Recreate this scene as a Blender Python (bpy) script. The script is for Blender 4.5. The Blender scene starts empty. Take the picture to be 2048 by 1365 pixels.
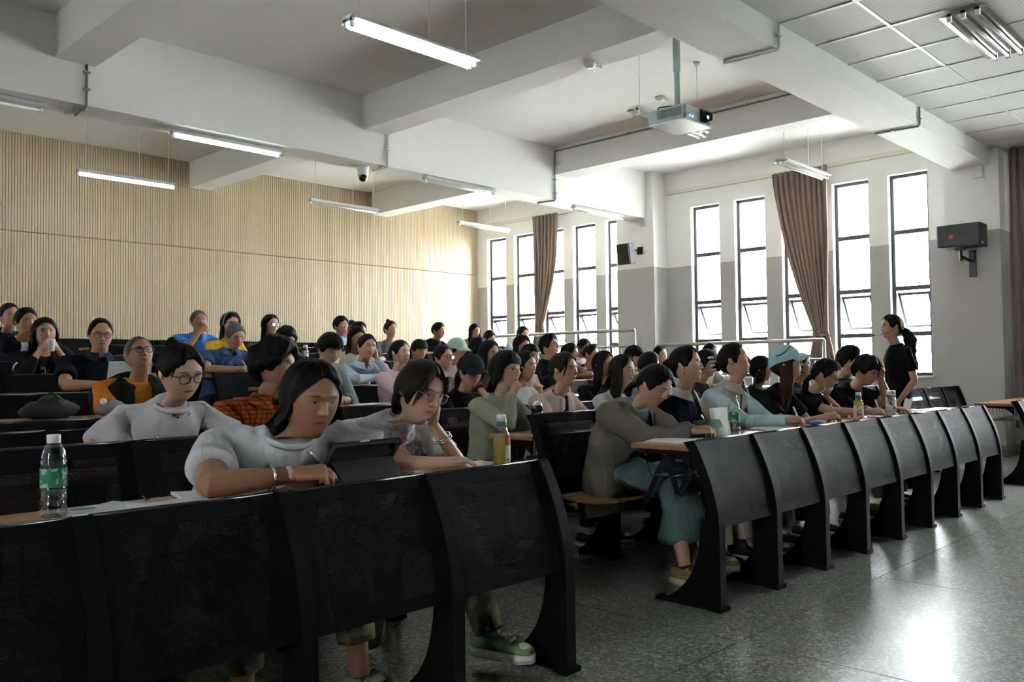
import bpy, math, random
import numpy as np
from mathutils import Vector, Matrix

# ------------------------------------------------------------------ camera, sky, exposure
SC = bpy.context.scene
COL = SC.collection
RND = random.Random(7)

def rad(d):
    return math.radians(d)

CAM_H = 1.15
YAW, PITCH, ROLL, FPX = rad(46.008), rad(1.891), rad(-0.666), 1731.2
fw = Vector((math.sin(YAW) * math.cos(PITCH), math.cos(YAW) * math.cos(PITCH), math.sin(PITCH)))
rt = Vector((math.cos(YAW), -math.sin(YAW), 0))
up = rt.cross(fw)
rt2 = rt * math.cos(ROLL) + up * math.sin(ROLL)
up2 = -rt * math.sin(ROLL) + up * math.cos(ROLL)
cd = bpy.data.cameras.new('camera')
cam = bpy.data.objects.new('camera', cd)
COL.objects.link(cam)
cam.matrix_world = Matrix(((rt2.x, up2.x, -fw.x, 0), (rt2.y, up2.y, -fw.y, 0), (rt2.z, up2.z, -fw.z, CAM_H), (0, 0, 0, 1)))
cd.sensor_width = 36
cd.lens = FPX / 2048 * 36
cd.clip_start = 0.05
SC.camera = cam

SC.view_settings.view_transform = 'Standard'
SC.view_settings.look = 'None'
SC.view_settings.gamma = 1
SC.view_settings.use_curve_mapping = False
SC.view_settings.exposure = 0.2
SC.cycles.use_denoising = True
SC.cycles.max_bounces = 5
SC.cycles.diffuse_bounces = 4
SC.cycles.glossy_bounces = 2
SC.cycles.transparent_max_bounces = 6
SC.cycles.sample_clamp_indirect = 60
SC.cycles.use_adaptive_sampling = True
SC.cycles.adaptive_threshold = 0.06
SC.cycles.caustics_reflective = False
SC.cycles.caustics_refractive = False

w = bpy.data.worlds.new('overcast_sky')
SC.world = w
w.use_nodes = True
bgn = w.node_tree.nodes['Background']
bgn.inputs['Color'].default_value = (0.95, 0.975, 1.0, 1)
bgn.inputs['Strength'].default_value = 52.0

# ------------------------------------------------------------------ materials
def srgb(h):
    h = h.lstrip('#')
    c = [int(h[i:i + 2], 16) / 255 for i in (0, 2, 4)]
    return tuple(((x + .055) / 1.055) ** 2.4 if x > .04045 else x / 12.92 for x in c)

class NT:
    """tiny node-graph helper"""
    def __init__(self, name):
        self.m = bpy.data.materials.new(name)
        self.m.use_nodes = True
        self.t = self.m.node_tree
        self.b = self.t.nodes['Principled BSDF']
        self.o = self.t.nodes['Material Output']
    def n(self, typ, **kw):
        x = self.t.nodes.new('ShaderNode' + typ)
        for k, v in kw.items():
            setattr(x, k, v)
        return x
    def l(self, a, b):
        self.t.links.new(a, b)
    def val(self, s, v):
        if isinstance(v, (int, float)):
            s.default_value = v
        elif isinstance(v, tuple):
            s.default_value = v if len(v) == 4 or s.type == 'VECTOR' else (*v, 1)
        else:
            self.l(v, s)
    def math(self, op, a, b=0.0, clamp=False):
        x = self.n('Math', operation=op, use_clamp=clamp)
        self.val(x.inputs[0], a)
        self.val(x.inputs[1], b)
        return x.outputs[0]
    def mix(self, f, a, b):
        x = self.n('Mix', data_type='RGBA')
        self.val(x.inputs[0], f)
        self.val(x.inputs[6], a)
        self.val(x.inputs[7], b)
        return x.outputs[2]
    def noise(self, vec, scale, detail=3, rough=.5, dist=0.0):
        x = self.n('TexNoise')
        if vec is not None:
            self.l(vec, x.inputs['Vector'])
        x.inputs['Scale'].default_value = scale
        x.inputs['Detail'].default_value = detail
        x.inputs['Roughness'].default_value = rough
        x.inputs['Distortion'].default_value = dist
        return x.outputs['Fac']
    def ramp(self, f, stops):
        x = self.n('ValToRGB')
        e = x.color_ramp.elements
        while len(e) < len(stops):
            e.new(.5)
        for el, (p, c) in zip(e, stops):
            el.position = p
            el.color = (*c, 1) if len(c) == 3 else c
        self.l(f, x.inputs[0])
        return x.outputs[0]
    def coord(self, kind='Object'):
        return self.n('TexCoord').outputs[kind]
    def attr(self, name):
        x = self.n('Attribute', attribute_name=name)
        return x.outputs['Vector']
    def mapping(self, vec, scale):
        x = self.n('Mapping')
        self.l(vec, x.inputs[0])
        x.inputs['Scale'].default_value = scale
        return x.outputs[0]
    def sep(self, v):
        x = self.n('SeparateXYZ')
        self.l(v, x.inputs[0])
        return x.outputs
    def bump(self, h, strength=.3, dist=.01):
        x = self.n('Bump')
        x.inputs['Strength'].default_value = strength
        x.inputs['Distance'].default_value = dist
        self.l(h, x.inputs['Height'])
        self.l(x.outputs[0], self.b.inputs['Normal'])
    def set(self, color=None, rough=.5, metal=0.0, spec=.5, **kw):
        if color is not None:
            self.val(self.b.inputs['Base Color'], color)
        self.val(self.b.inputs['Roughness'], rough)
        self.b.inputs['Metallic'].default_value = metal
        self.b.inputs['Specular IOR Level'].default_value = spec
        for k, v in kw.items():
            self.val(self.b.inputs[k.replace('_', ' ')], v)
        return self.m

M = {}
def plain(name, color, rough=.5, metal=0.0, spec=.5, vary=.06):
    """solid coloured material with a little grain"""
    if name in M:
        return M[name]
    t = NT(name)
    c = srgb(color) if isinstance(color, str) else color
    f = t.noise(t.coord(), 14, 3)
    col = t.mix(f, tuple(x * (1 - vary) for x in c), tuple(min(1, x * (1 + vary)) for x in c))
    M[name] = t.set(col, rough, metal, spec)
    return M[name]

def wall_paint():
    t = NT('wall_paint')
    g = t.n('NewGeometry').outputs['Position']
    z = t.sep(g)[2]
    low = t.math('LESS_THAN', z, 2.83)
    f = t.noise(g, 1.3, 4, .6)
    up_ = t.mix(f, (.76, .75, .73), (.83, .82, .80))
    dn = t.mix(f, (.40, .395, .385), (.46, .455, .445))
    M['wall'] = t.set(t.mix(low, up_, dn), .55, 0, .3)
    t.bump(t.noise(g, 40, 3), .06, .004)
wall_paint()

def ceiling_paint():
    t = NT('ceiling_paint')
    g = t.n('NewGeometry').outputs['Position']
    M['ceil'] = t.set(t.mix(t.noise(g, .9, 4, .6), (.78, .775, .765), (.85, .845, .835)), .7, 0, .2)
    t.bump(t.noise(g, 30, 3), .05, .004)
ceiling_paint()

def terrazzo():
    t = NT('terrazzo')
    g = t.n('NewGeometry').outputs['Position']
    v = t.n('TexVoronoi')
    t.l(g, v.inputs['Vector'])
    v.inputs['Scale'].default_value = 88
    r = t.sep(v.outputs['Color'])[0]
    col = t.ramp(r, [(0, (.045, .050, .040)), (.32, (.115, .12, .10)), (.62, (.205, .215, .18)), (.85, (.34, .345, .30)), (1, (.52, .52, .47))])
    big = t.noise(g, 1.1, 3)
    col = t.mix(t.math('MULTIPLY', big, .35), col, (.15, .155, .135))
    rough = t.math('ADD', t.math('MULTIPLY', t.noise(g, 5, 4), .14), .24)
    M['terrazzo'] = t.set(col, rough, 0, .55)
terrazzo()

def slat_wood():
    t = NT('slat_wood')
    g = t.n('NewGeometry').outputs['Position']
    f = t.noise(t.mapping(g, (9, 9, .6)), 3, 4, .6, .4)
    M['slat'] = t.set(t.mix(f, (.50, .385, .25), (.60, .48, .325)), .38, 0, .5)
slat_wood()

def desk_wood():
    t = NT('desk_wood')
    g = t.n('NewGeometry').outputs['Position']
    f = t.noise(t.mapping(g, (1.5, 22, 22)), 2.5, 4, .6, .6)
    M['wood'] = t.set(t.ramp(f, [(.25, (.25, .10, .030)), (.5, (.34, .15, .048)), (.8, (.41, .20, .072))]), .3, 0, .5)
desk_wood()

def perforated():
    t = NT('perforated_steel')
    a = t.sep(t.attr('puv'))
    p = .0064
    u = t.math('DIVIDE', a[0], p)
    v = t.math('DIVIDE', a[1], p * .866)
    row = t.math('FLOOR', v)
    odd = t.math('MULTIPLY', t.math('MODULO', row, 2.0), .5)
    du = t.math('SUBTRACT', t.math('FRACT', t.math('ADD', u, odd)), .5)
    dv = t.math('MULTIPLY', t.math('SUBTRACT', t.math('FRACT', v), .5), .866)
    d2 = t.math('ADD', t.math('MULTIPLY', du, du), t.math('MULTIPLY', dv, dv))
    hole = t.math('LESS_THAN', d2, .175 ** 2)
    hole = t.math('MULTIPLY', hole, t.math('GREATER_THAN', a[2], .5))
    c = t.noise(t.coord(), 25, 3)
    t.set(t.mix(c, (.0065, .0065, .0074), (.0095, .0095, .0105)), .6, 0, .05)
    tr = t.n('BsdfTransparent')
    mx = t.n('MixShader')
    t.l(hole, mx.inputs[0])
    t.l(t.b.outputs[0], mx.inputs[1])
    t.l(tr.outputs[0], mx.inputs[2])
    t.l(mx.outputs[0], t.o.inputs[0])
    M['perf'] = t.m
perforated()

def window_glass():
    t = NT('window_glass')
    tr = t.n('BsdfTransparent')
    tr.inputs[0].default_value = (.95, .97, .97, 1)
    gl = t.n('BsdfGlossy')
    gl.inputs['Roughness'].default_value = .02
    lw = t.n('LayerWeight')
    f5 = t.math('POWER', lw.outputs['Facing'], 4.0)
    mx = t.n('MixShader')
    t.l(t.math('ADD', t.math('MULTIPLY', f5, .8), .04), mx.inputs[0])
    t.l(tr.outputs[0], mx.inputs[1])
    t.l(gl.outputs[0], mx.inputs[2])
    t.l(mx.outputs[0], t.o.inputs[0])
    M['glass'] = t.m
window_glass()

def clear_plastic(name, tint):
    t = NT(name)
    tr = t.n('BsdfTransparent')
    tr.inputs[0].default_value = (*tint, 1)
    gl = t.n('BsdfGlossy')
    gl.inputs['Roughness'].default_value = .06
    lw = t.n('LayerWeight')
    lw.inputs[0].default_value = .35
    f = t.math('ADD', t.math('MULTIPLY', lw.outputs['Facing'], .55), .06, True)
    mx = t.n('MixShader')
    t.l(f, mx.inputs[0])
    t.l(tr.outputs[0], mx.inputs[1])
    t.l(gl.outputs[0], mx.inputs[2])
    t.l(mx.outputs[0], t.o.inputs[0])
    M[name] = t.m
clear_plastic('clear_plastic', (.86, .90, .91))
clear_plastic('lens_glass', (.93, .95, .95))
def liquid(name, c, tint):
    t = NT(name)
    t.set(c, .3, 0, .4)
    tl = t.n('BsdfTranslucent')
    tl.inputs[0].default_value = (*c, 1)
    tr = t.n('BsdfTransparent')
    tr.inputs[0].default_value = (*tint, 1)
    m1, m2 = t.n('MixShader'), t.n('MixShader')
    m1.inputs[0].default_value = .6
    t.l(t.b.outputs[0], m1.inputs[1])
    t.l(tl.outputs[0], m1.inputs[2])
    m2.inputs[0].default_value = .3
    t.l(m1.outputs[0], m2.inputs[1])
    t.l(tr.outputs[0], m2.inputs[2])
    t.l(m2.outputs[0], t.o.inputs[0])
    M[name] = t.m
liquid('tea_liquid', (.62, .52, .10), (.9, .85, .4))
liquid('juice_liquid', (.75, .55, .10), (.95, .85, .4))
clear_plastic('water_body', (.92, .95, .96))

def emit(name, col, strength):
    t = NT(name)
    e = t.n('Emission')
    e.inputs[0].default_value = (*col, 1)
    e.inputs[1].default_value = strength
    t.l(e.outputs[0], t.o.inputs[0])
    M[name] = t.m
emit('tube_lit', (.86, 1.0, .97), 34)
emit('led_blue', (.15, .42, 1.0), 6)
emit('lens_beam', (.85, .97, 1.0), 14)

def pale_paving():
    t = NT('pale_paving')
    g = t.n('NewGeometry').outputs['Position']
    M['pale_paving'] = t.set(t.mix(t.noise(g, .8, 5), (.56, .58, .52), (.66, .67, .62)), .9, 0, .1)  # paving colour raised to send more light indoors
pale_paving()

def curtain_cloth():
    t = NT('curtain_cloth')
    g = t.coord()
    f = t.noise(t.mapping(g, (30, 30, .4)), 2, 3)
    col = t.mix(f, (.25, .185, .155), (.36, .28, .24))
    t.set(col, .8, 0, .2)
    tl = t.n('BsdfTranslucent')
    t.val(tl.inputs[0], col)
    mx = t.n('MixShader')
    mx.inputs[0].default_value = .22
    t.l(t.b.outputs[0], mx.inputs[1])
    t.l(tl.outputs[0], mx.inputs[2])
    t.l(mx.outputs[0], t.o.inputs[0])
    M['curtain'] = t.m
curtain_cloth()

def tile_perf():
    t = NT('acoustic_tile')
    g = t.n('NewGeometry').outputs['Position']
    s = t.sep(g)
    q = []
    for i in (0, 1):
        x = t.math('SUBTRACT', t.math('FRACT', t.math('DIVIDE', s[i], .022)), .5)
        q.append(t.math('MULTIPLY', x, x))
    hole = t.math('LESS_THAN', t.math('ADD', q[0], q[1]), .06)
    M['tile'] = t.set(t.mix(hole, (.80, .80, .79), (.42, .42, .42)), .6, 0, .3)
tile_perf()

plain('steel', (.0075, .0075, .0085), .55, 0, .07)
plain('steel_edge', (.03, .032, .035), .25, 0, .6)
plain('frame_dark', (.035, .042, .045), .4)
plain('white_metal', (.72, .73, .72), .35)
plain('lamp_body', (.60, .64, .63), .4)
plain('tube_off', (.80, .80, .78), .25)
plain('reflector', (.75, .76, .76), .18, .9)
plain('conduit', (.22, .24, .23), .45)
plain('conduit_light', (.62, .64, .63), .45)
plain('chrome', (.75, .75, .74), .12, 1.0)
plain('rail_steel', (.34, .34, .33), .35, .5)
plain('black_plastic', (.012, .012, .013), .35)
plain('dark_plastic', (.03, .03, .035), .5)
plain('white_plastic', (.75, .76, .76), .35)
plain('paper', (.80, .81, .83), .7)
plain('projector_body', (.40, .49, .48), .45)
plain('projector_vent', (.20, .26, .26), .6)
plain('slat_groove', (.27, .19, .115), .7)
plain('sill', (.70, .69, .67), .5)
plain('pelmet', (.68, .62, .54), .6)

# ------------------------------------------------------------------ mesh helpers
class MB:
    """collects vertices and faces of one mesh"""
    def __init__(self):
        self.v, self.f, self.a, self.mi = [], [], None, []
    def add(self, V, F, mi=0):
        o = len(self.v)
        self.v.extend([tuple(map(float, p)) for p in V])
        self.f.extend([tuple(i + o for i in q) for q in F])
        self.mi.extend([mi] * len(F))
        return self
    def box(self, x0, x1, y0, y1, z0, z1, mi=0):
        V = [(x, y, z) for z in (z0, z1) for y in (y0, y1) for x in (x0, x1)]
        return self.add(V, [(0, 2, 3, 1), (4, 5, 7, 6), (0, 1, 5, 4), (2, 6, 7, 3), (0, 4, 6, 2), (1, 3, 7, 5)], mi)
    def obox(self, c, ax, ay, az, mi=0):
        c, ax, ay, az = map(Vector, (c, ax, ay, az))
        V = [c + ax * i + ay * j + az * k for k in (-1, 1) for j in (-1, 1) for i in (-1, 1)]
        return self.add(V, [(0, 2, 3, 1), (4, 5, 7, 6), (0, 1, 5, 4), (2, 6, 7, 3), (0, 4, 6, 2), (1, 3, 7, 5)], mi)
    def rbox(self, x0, x1, y0, y1, z0, z1, b, mi=0):
        """box with chamfered vertical edges and top/bottom rims"""
        pts = [(x0 + b, y0), (x1 - b, y0), (x1, y0 + b), (x1, y1 - b), (x1 - b, y1), (x0 + b, y1), (x0, y1 - b), (x0, y0 + b)]
        cx, cy = (x0 + x1) / 2, (y0 + y1) / 2
        def ins(p):
            return (p[0] + (b * .6 if p[0] < cx else -b * .6), p[1] + (b * .6 if p[1] < cy else -b * .6))
        rings = [[(*ins(p), z0) for p in pts], [(*p, z0 + b * .6) for p in pts], [(*p, z1 - b * .6) for p in pts], [(*ins(p), z1) for p in pts]]
        return self.loft(rings, True, True, mi)
    def loft(self, rings, closed=True, caps=True, mi=0):
        n = len(rings[0])
        V = [p for r in rings for p in r]
        F = []
        for i in range(len(rings) - 1):
            for j in range(n if closed else n - 1):
                k = (j + 1) % n
                F.append((i * n + j, i * n + k, (i + 1) * n + k, (i + 1) * n + j))
        if caps and closed:
            F.append(tuple(range(n - 1, -1, -1)))
            F.append(tuple((len(rings) - 1) * n + j for j in range(n)))
        return self.add(V, F, mi)
    def tube(self, pts, radii, seg=8, mi=0, flat=1.0, upv=None):
        pts = [Vector(p) for p in pts]
        if isinstance(radii, (int, float)):
            radii = [radii] * len(pts)
        rings = []
        nrm = None
        for i, p in enumerate(pts):
            d = (pts[min(i + 1, len(pts) - 1)] - pts[max(i - 1, 0)]).normalized()
            if nrm is None:
                a = Vector(upv) if upv is not None else (Vector((0, 0, 1)) if abs(d.z) < .9 else Vector((1, 0, 0)))
                nrm = (a - d * a.dot(d)).normalized()
            else:
                nrm = (nrm - d * nrm.dot(d)).normalized()
            b = d.cross(nrm)
            rr = radii[i]
            r1, r2 = rr if isinstance(rr, tuple) else (rr * flat, rr)
            rings.append([p + nrm * (math.cos(2 * math.pi * j / seg) * r1) + b * (math.sin(2 * math.pi * j / seg) * r2) for j in range(seg)])
        return self.loft(rings, True, True, mi)
    def lathe(self, prof, seg=16, c=(0, 0, 0), mi=0, caps=True):
        rings = [[(c[0] + r * math.cos(2 * math.pi * j / seg), c[1] + r * math.sin(2 * math.pi * j / seg), c[2] + z) for j in range(seg)] for r, z in prof]
        return self.loft(rings, True, caps, mi)
    def ball(self, c, r, seg=10, rings=7, R=None, mi=0):
        r = (r, r, r) if isinstance(r, (int, float)) else r
        c = Vector(c)
        rr = []
        for i in range(rings + 1):
            th = math.pi * (i + .02) / (rings + .04)
            ring = []
            for j in range(seg):
                ph = 2 * math.pi * j / seg
                p = Vector((r[0] * math.sin(th) * math.cos(ph), r[1] * math.sin(th) * math.sin(ph), -r[2] * math.cos(th)))
                ring.append(c + (R @ p if R is not None else p))
            rr.append(ring)
        return self.loft(rr, True, True, mi)
    def prism(self, poly, axis, a, b, mi=0):
        """extrude a 2D polygon along an axis (0: poly is (y,z), 1: (x,z), 2: (x,y))"""
        def mk(p, t):
            return (t, p[0], p[1]) if axis == 0 else ((p[0], t, p[1]) if axis == 1 else (p[0], p[1], t))
        n = len(poly)
        V = [mk(p, a) for p in poly] + [mk(p, b) for p in poly]
        F = [(i, (i + 1) % n, n + (i + 1) % n, n + i) for i in range(n)]
        F += [tuple(range(n - 1, -1, -1)), tuple(range(n, 2 * n))]
        return self.add(V, F, mi)
    def mesh(self, name, mats, smooth=False):
        me = bpy.data.meshes.new(name)
        me.from_pydata(self.v, [], self.f)
        for m in (mats if isinstance(mats, (list, tuple)) else [mats]):
            me.materials.append(M[m] if isinstance(m, str) else m)
        if any(self.mi):
            me.polygons.foreach_set('material_index', self.mi)
        if smooth:
            me.polygons.foreach_set('use_smooth', [True] * len(self.f))
        return me
    def obj(self, name, mats, parent=None, smooth=False, auto=None):
        me = self.mesh(name, mats, smooth or auto is not None)
        if auto is not None:
            me.set_sharp_from_angle(angle=rad(auto))
        return link(name, me, parent)

def link(name, me, parent=None):
    o = bpy.data.objects.new(name, me)
    COL.objects.link(o)
    if parent is not None:
        o.parent = parent
    return o

def tag(o, label=None, cat=None, group=None, kind=None):
    if label:
        o['label'] = label
    if cat:
        o['category'] = cat
    if group:
        o['group'] = group
    if kind:
        o['kind'] = kind
    return o

def empty(name, loc=(0, 0, 0), label=None, cat=None, group=None, kind=None):
    o = bpy.data.objects.new(name, None)
    o.empty_display_size = .1
    COL.objects.link(o)
    o.location = loc
    return tag(o, label, cat, group, kind)

# ------------------------------------------------------------------ the room
XW, YB, ZC = 12.3, 12.86, 4.43
XL, YF = -4.6, -5.0
ROW_Y = [2.285] + [3.33 + .94 * i for i in range(9)]
FLOOR_Z = [0, 0, 0, 0, .13, .26, .37, .48, .58, .68]
TILE_Z = 3.85
WIN_Z0, WIN_Z1 = 1.0, 3.80

fl = MB().box(XL, XW, YF, YB, -.25, -.012).obj('floor', 'slat_groove')
tag(fl, kind='structure')
sx = [3.285 + 1.5 * i for i in range(-6, 7)]
sy = [1.87 + 1.5 * i for i in range(-5, 4)]
xs = [XL] + [x for x in sx if XL < x < XW] + [XW]
ys = [YF] + [y for y in sy if YF < y < 5.33] + [5.33]
for i in range(len(xs) - 1):
    for j in range(len(ys) - 1):
        MB().box(xs[i] + .0025, xs[i + 1] - .0025, ys[j] + .0025, ys[j + 1] - .0025, -.012, 0).obj('floor_slab', 'terrazzo', fl)
for k in range(4, 10):
    y1 = ROW_Y[k] + .12 if k < 9 else YB
    MB().box(XL, XW, ROW_Y[k - 1] + .12, y1, -.012, FLOOR_Z[k]).obj('tier', 'terrazzo', fl)

ce = MB().box(XL, XW + .3, 3.15, YB + .2, ZC, ZC + .2).obj('ceiling', 'ceil')
tag(ce, kind='structure')
for (y0, y1) in ((8.36, 8.74), (3.15, 3.6)):
    MB().box(XL, XW, y0, y1, 3.65, ZC).obj('ceiling_beam', 'ceil', ce)
for x0 in (-.7, 2.72, 6.14, 9.62):
    for (y0, y1) in ((3.6, 8.36), (8.74, YB)):
        MB().box(x0, x0 + .36, y0, y1, 4.03, ZC).obj('ceiling_joist', 'ceil', ce)
# suspended acoustic tiles over the front of the hall
tx0, ty0, tdx, tdy = 6.999 - .66 * 20, 3.15, .66, .61
grid = MB()
for i in range(-1, 30):
    x = tx0 + tdx * i
    if XL < x < XW:
        grid.box(x - .012, x + .012, YF, 3.15, TILE_Z - .004, TILE_Z + .03)
for j in range(1, 14):
    y = ty0 - tdy * j
    grid.box(XL, XW, y - .012, y + .012, TILE_Z - .003, TILE_Z + .03)
grid.obj('tile_grid', 'white_metal', ce)
tm = None
for i in range(-1, 30):
    for j in range(14):
        xa, xb = max(XL, tx0 + tdx * i + .012), min(XW, tx0 + tdx * (i + 1) - .012)
        if xb - xa < .05:
            continue
        yb = 3.15 - tdy * j - (.012 if j else 0)
        ya = max(YF, 3.15 - tdy * (j + 1) + .012)
        if yb - ya > .05:
            MB().box(xa, xb, ya, yb, TILE_Z + .004, TILE_Z + .022).obj('ceiling_tile', 'tile', ce)
MB().box(XL, XW, YF, 3.15, TILE_Z + .05, TILE_Z + .1).obj('ceiling_void', 'dark_plastic', ce)

# back wall with timber slats
wb = MB().box(XL, XW + .3, YB, YB + .2, -.2, ZC).obj('wall_back', 'slat_groove')
tag(wb, kind='structure')
sl = MB()
x = 1.5
while x < XW - .01:
    for z0, z1 in ((.5, 3.085), (3.1, ZC)):
        sl.box(x, min(x + .029, XW), YB - .022, YB, z0, z1)
    x += .036
o = sl.obj('slat_cladding', 'slat', wb)
tag(o, kind='stuff')
MB().box(XL, 1.5, YB - .02, YB, 0, ZC).obj('plaster_panel', 'wall', wb)

fill_wins = [-0.5, 8.5]  # unseen windows, added only to throw fill light into the hall
wm = MB().box(XL - .3, XL, YF - .2, YB + .2, -.2, WIN_Z0).box(XL - .3, XL, YF - .2, YB + .2, WIN_Z1, ZC)
prev = YF - .2
for y in fill_wins + [None]:
    y0 = y if y is not None else YB + .2
    wm.box(XL - .3, XL, prev, y0, WIN_Z0, WIN_Z1)
    prev = y + .55 if y is not None else 0
wl = wm.obj('wall_left', 'wall')
for n, y in enumerate(fill_wins):
    wn = empty('window_%d' % (n + 21), (XL - .16, y, WIN_Z0), kind='structure')  # added fill-light window, out of view
    fr = MB()
    for (y0, y1, z0, z1) in ((0, .045, 0, 2.8), (.505, .55, 0, 2.8), (.045, .505, 0, .045), (.045, .505, 2.755, 2.8), (.045, .505, 1.2, 1.26)):
        fr.box(-.03, .03, y0, y1, z0, z1)
    fr.obj('window_frame', 'frame_dark', wn)
    for z0, z1 in ((.04, 1.2), (1.26, 2.76)):
        MB().box(-.003, .003, .04, .51, z0, z1).obj('pane', 'glass', wn)
tag(wl, kind='structure')
wf = MB().box(XL, XW, YF - .2, YF, -.2, ZC).obj('wall_front', 'wall')
tag(wf, kind='structure')

# window wall: solid pieces between the windows
WIN_W = .53
bays = [[12.49 - .757 * i - WIN_W + .06 for i in range(5)], [7.74 - .797 * i - WIN_W for i in range(5)], [2.45 - .797 * i - WIN_W for i in range(4)]]  # last bay: unseen windows added to light the front rows' faces
wins = sorted([y for b in bays for y in b])
ww = MB().box(XW, XW + .3, YF, YB + .2, -.2, WIN_Z0).box(XW, XW + .3, YF, YB + .2, WIN_Z1, ZC)
prev = YF
for y in wins + [None]:
    y0 = y if y is not None else YB + .2
    ww.box(XW, XW + .3, prev, y0, WIN_Z0, WIN_Z1)
    prev = y + WIN_W if y is not None else 0
wr = ww.obj('wall_right', 'wall')
tag(wr, kind='structure')
for y0, y1 in ((8.22, 8.98), (3.06, 3.70)):
    MB().box(XW - .38, XW + .01, y0, y1, 0, ZC).obj('pillar', 'wall', wr)
    MB().box(XW - .395, XW, y0 - .015, y1 + .015, 0, .14).obj('plinth', 'terrazzo', wr)
MB().box(XW - .03, XW, 3.7, 8.22, 4.06, 4.12).obj('curtain_rail_board', 'pelmet', wr)
MB().box(XW - .03, XW, 8.98, YB, 4.06, 4.12).obj('curtain_rail_board', 'pelmet', wr)
MB().box(XW - .03, XW, -2, 3.06, 4.06, 4.12).obj('curtain_rail_board', 'pelmet', wr)
bb = MB().box(XW - .02, XW, YF, 3.06, 0, .14).box(XW - .02, XW, 3.7, 5.3, 0, .14).obj('baseboard_right', 'terrazzo')
tag(bb, kind='structure')

ZT = [1.58, 2.216, 3.0]
for n, y in enumerate(wins):
    wn = empty('window_%d' % (n + 1), (XW, y, WIN_Z0), kind='structure')
    W = WIN_W
    fx0, fx1 = .10, .16
    fr = MB()
    for (a, b, c, d) in ((0, .045, 0, 2.8), (W - .045, W, 0, 2.8), (.045, W - .045, 0, .045), (.045, W - .045, 2.755, 2.8)):
        fr.box(fx0, fx1, a, b, c, d)
    fr.obj('window_frame', 'frame_dark', wn)
    for z in ZT:
        MB().box(fx0, fx1, .045, W - .045, z - 1.0 - .03, z - 1.0 + .03).obj('transom', 'frame_dark', wn)
    zs = [.045, ZT[0] - 1.03, ZT[0] - .97, ZT[1] - 1.03, ZT[1] - .97, ZT[2] - 1.03, ZT[2] - .97, 2.755]
    for q, (a, b) in enumerate(((zs[0], zs[1]), (zs[4], zs[5]), (zs[6], zs[7]))):
        MB().box(.125, .131, .04, W - .04, a, b).obj('pane', 'glass', wn)
    # top-hung sash pushed open outward
    sh = empty('sash', (.13, 0, zs[3]))
    sh.parent = wn
    sh.rotation_euler = (0, rad(-30), 0)
    L = zs[3] - zs[2]
    sf = MB()
    for (a, b, c, d) in ((.05, .085, -L, -.03), (W - .085, W - .05, -L, -.03), (.085, W - .085, -.07, -.03), (.085, W - .085, -L, -L + .035)):
        sf.box(-.016, .016, a, b, c, d)
    sf.obj('sash_frame', 'frame_dark', sh)
    MB().box(-.003, .003, .08, W - .08, -L + .03, -.06).obj('sash_pane', 'glass', sh)
    MB().box(-.03, .10, -.01, W + .01, -.03, 0).obj('window_sill', 'sill', wn)

# pale paving outside, whitened so it bounces daylight up to the ceiling
gd = MB().box(-60, 60, -40, 45, -1.2, -1.0).obj('pale_paving', 'pale_paving')
tag(gd, kind='structure')

# ------------------------------------------------------------------ bench rows
PW = .572
def prof(h):
    """front profile (y, z) of a back panel of height h, bottom to top"""
    out = []
    for i in range(11):
        t = i / 10
        out.append((-.125 + .125 * t ** 1.75, .385 + (h - .385) * t))
    return out

def panel_mesh(h):
    P = prof(h)
    P = P + [(P[-1][0] + .012, h + .004), (P[-1][0] + .028, h - .004)]
    cols = [-PW / 2 + .02, -PW / 2 + .085, PW / 2 - .085, PW / 2 - .02]
    m = MB()
    V, A = [], []
    ln = [0]
    for i in range(1, len(P)):
        ln.append(ln[-1] + math.hypot(P[i][0] - P[i - 1][0], P[i][1] - P[i - 1][1]))
    flags = []
    for i, (y, z) in enumerate(P):
        for j, x in enumerate(cols):
            V.append((x, y + (.006 if (0 < j < 3 and 1 <= i <= 9) else 0), z))
            A.append((x + 1.0, ln[i] + .001))
    F = []
    for i in range(len(P) - 1):
        for j in range(3):
            F.append((i * 4 + j, i * 4 + j + 1, i * 4 + j + 5, i * 4 + j + 4))
    # split into two regions so that the perforated field is flagged per face corner
    m.add(V, F)
    me = m.mesh('back_panel', 'perf', True)
    at = me.attributes.new('puv', 'FLOAT_VECTOR', 'CORNER')
    data = np.zeros((len(me.loops), 3), np.float32)
    for p in me.polygons:
        i, j = divmod(p.index, 3)
        per = 1.0 if (j == 1 and 1 <= i < 9) else 0.0
        for li in p.loop_indices:
            vi = me.loops[li].vertex_index
            data[li] = (A[vi][0], A[vi][1], per)
    at.data.foreach_set('vector', data.ravel())
    me.set_sharp_from_angle(angle=rad(40))
    return me

def leg_mesh(h):
    m = MB()
    P = prof(h)
    # curved post
    full = [(-.125, .012), (-.125, .2)] + P + [(P[-1][0] + .012, h + .008)]
    fr = [(y - .012, z) for y, z in full]
    bk = [(y + (.045 if z > .3 else .05), z - (.012 if z > h - .02 else 0)) for y, z in full]
    m.prism(fr + bk[::-1], 0, -.026, .026)
    # web that sweeps back to the foot
    web = [(-.09, .012), (.20, .012)]
    for i in range(11):
        z = .02 + .40 * i / 10
        web.append((-.032 + .245 * math.exp(-z / .115), z))
    web.append((-.09, .44))
    m.prism(web, 0, -.011, .011)
    m.box(-.035, .035, -.145, -.07, 0, .014)
    m.box(-.022, .022, -.145, .235, 0, .016)
    m.box(-.045, .045, -.145, -.10, 0, .02)
    m.lathe([(.012, 0), (.012, .012), (.006, .016)], 8, (0, -.055, .014))
    m.lathe([(.012, 0), (.012, .012), (.006, .016)], 8, (0, .20, .014))
    return m.mesh('leg', 'steel')

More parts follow.
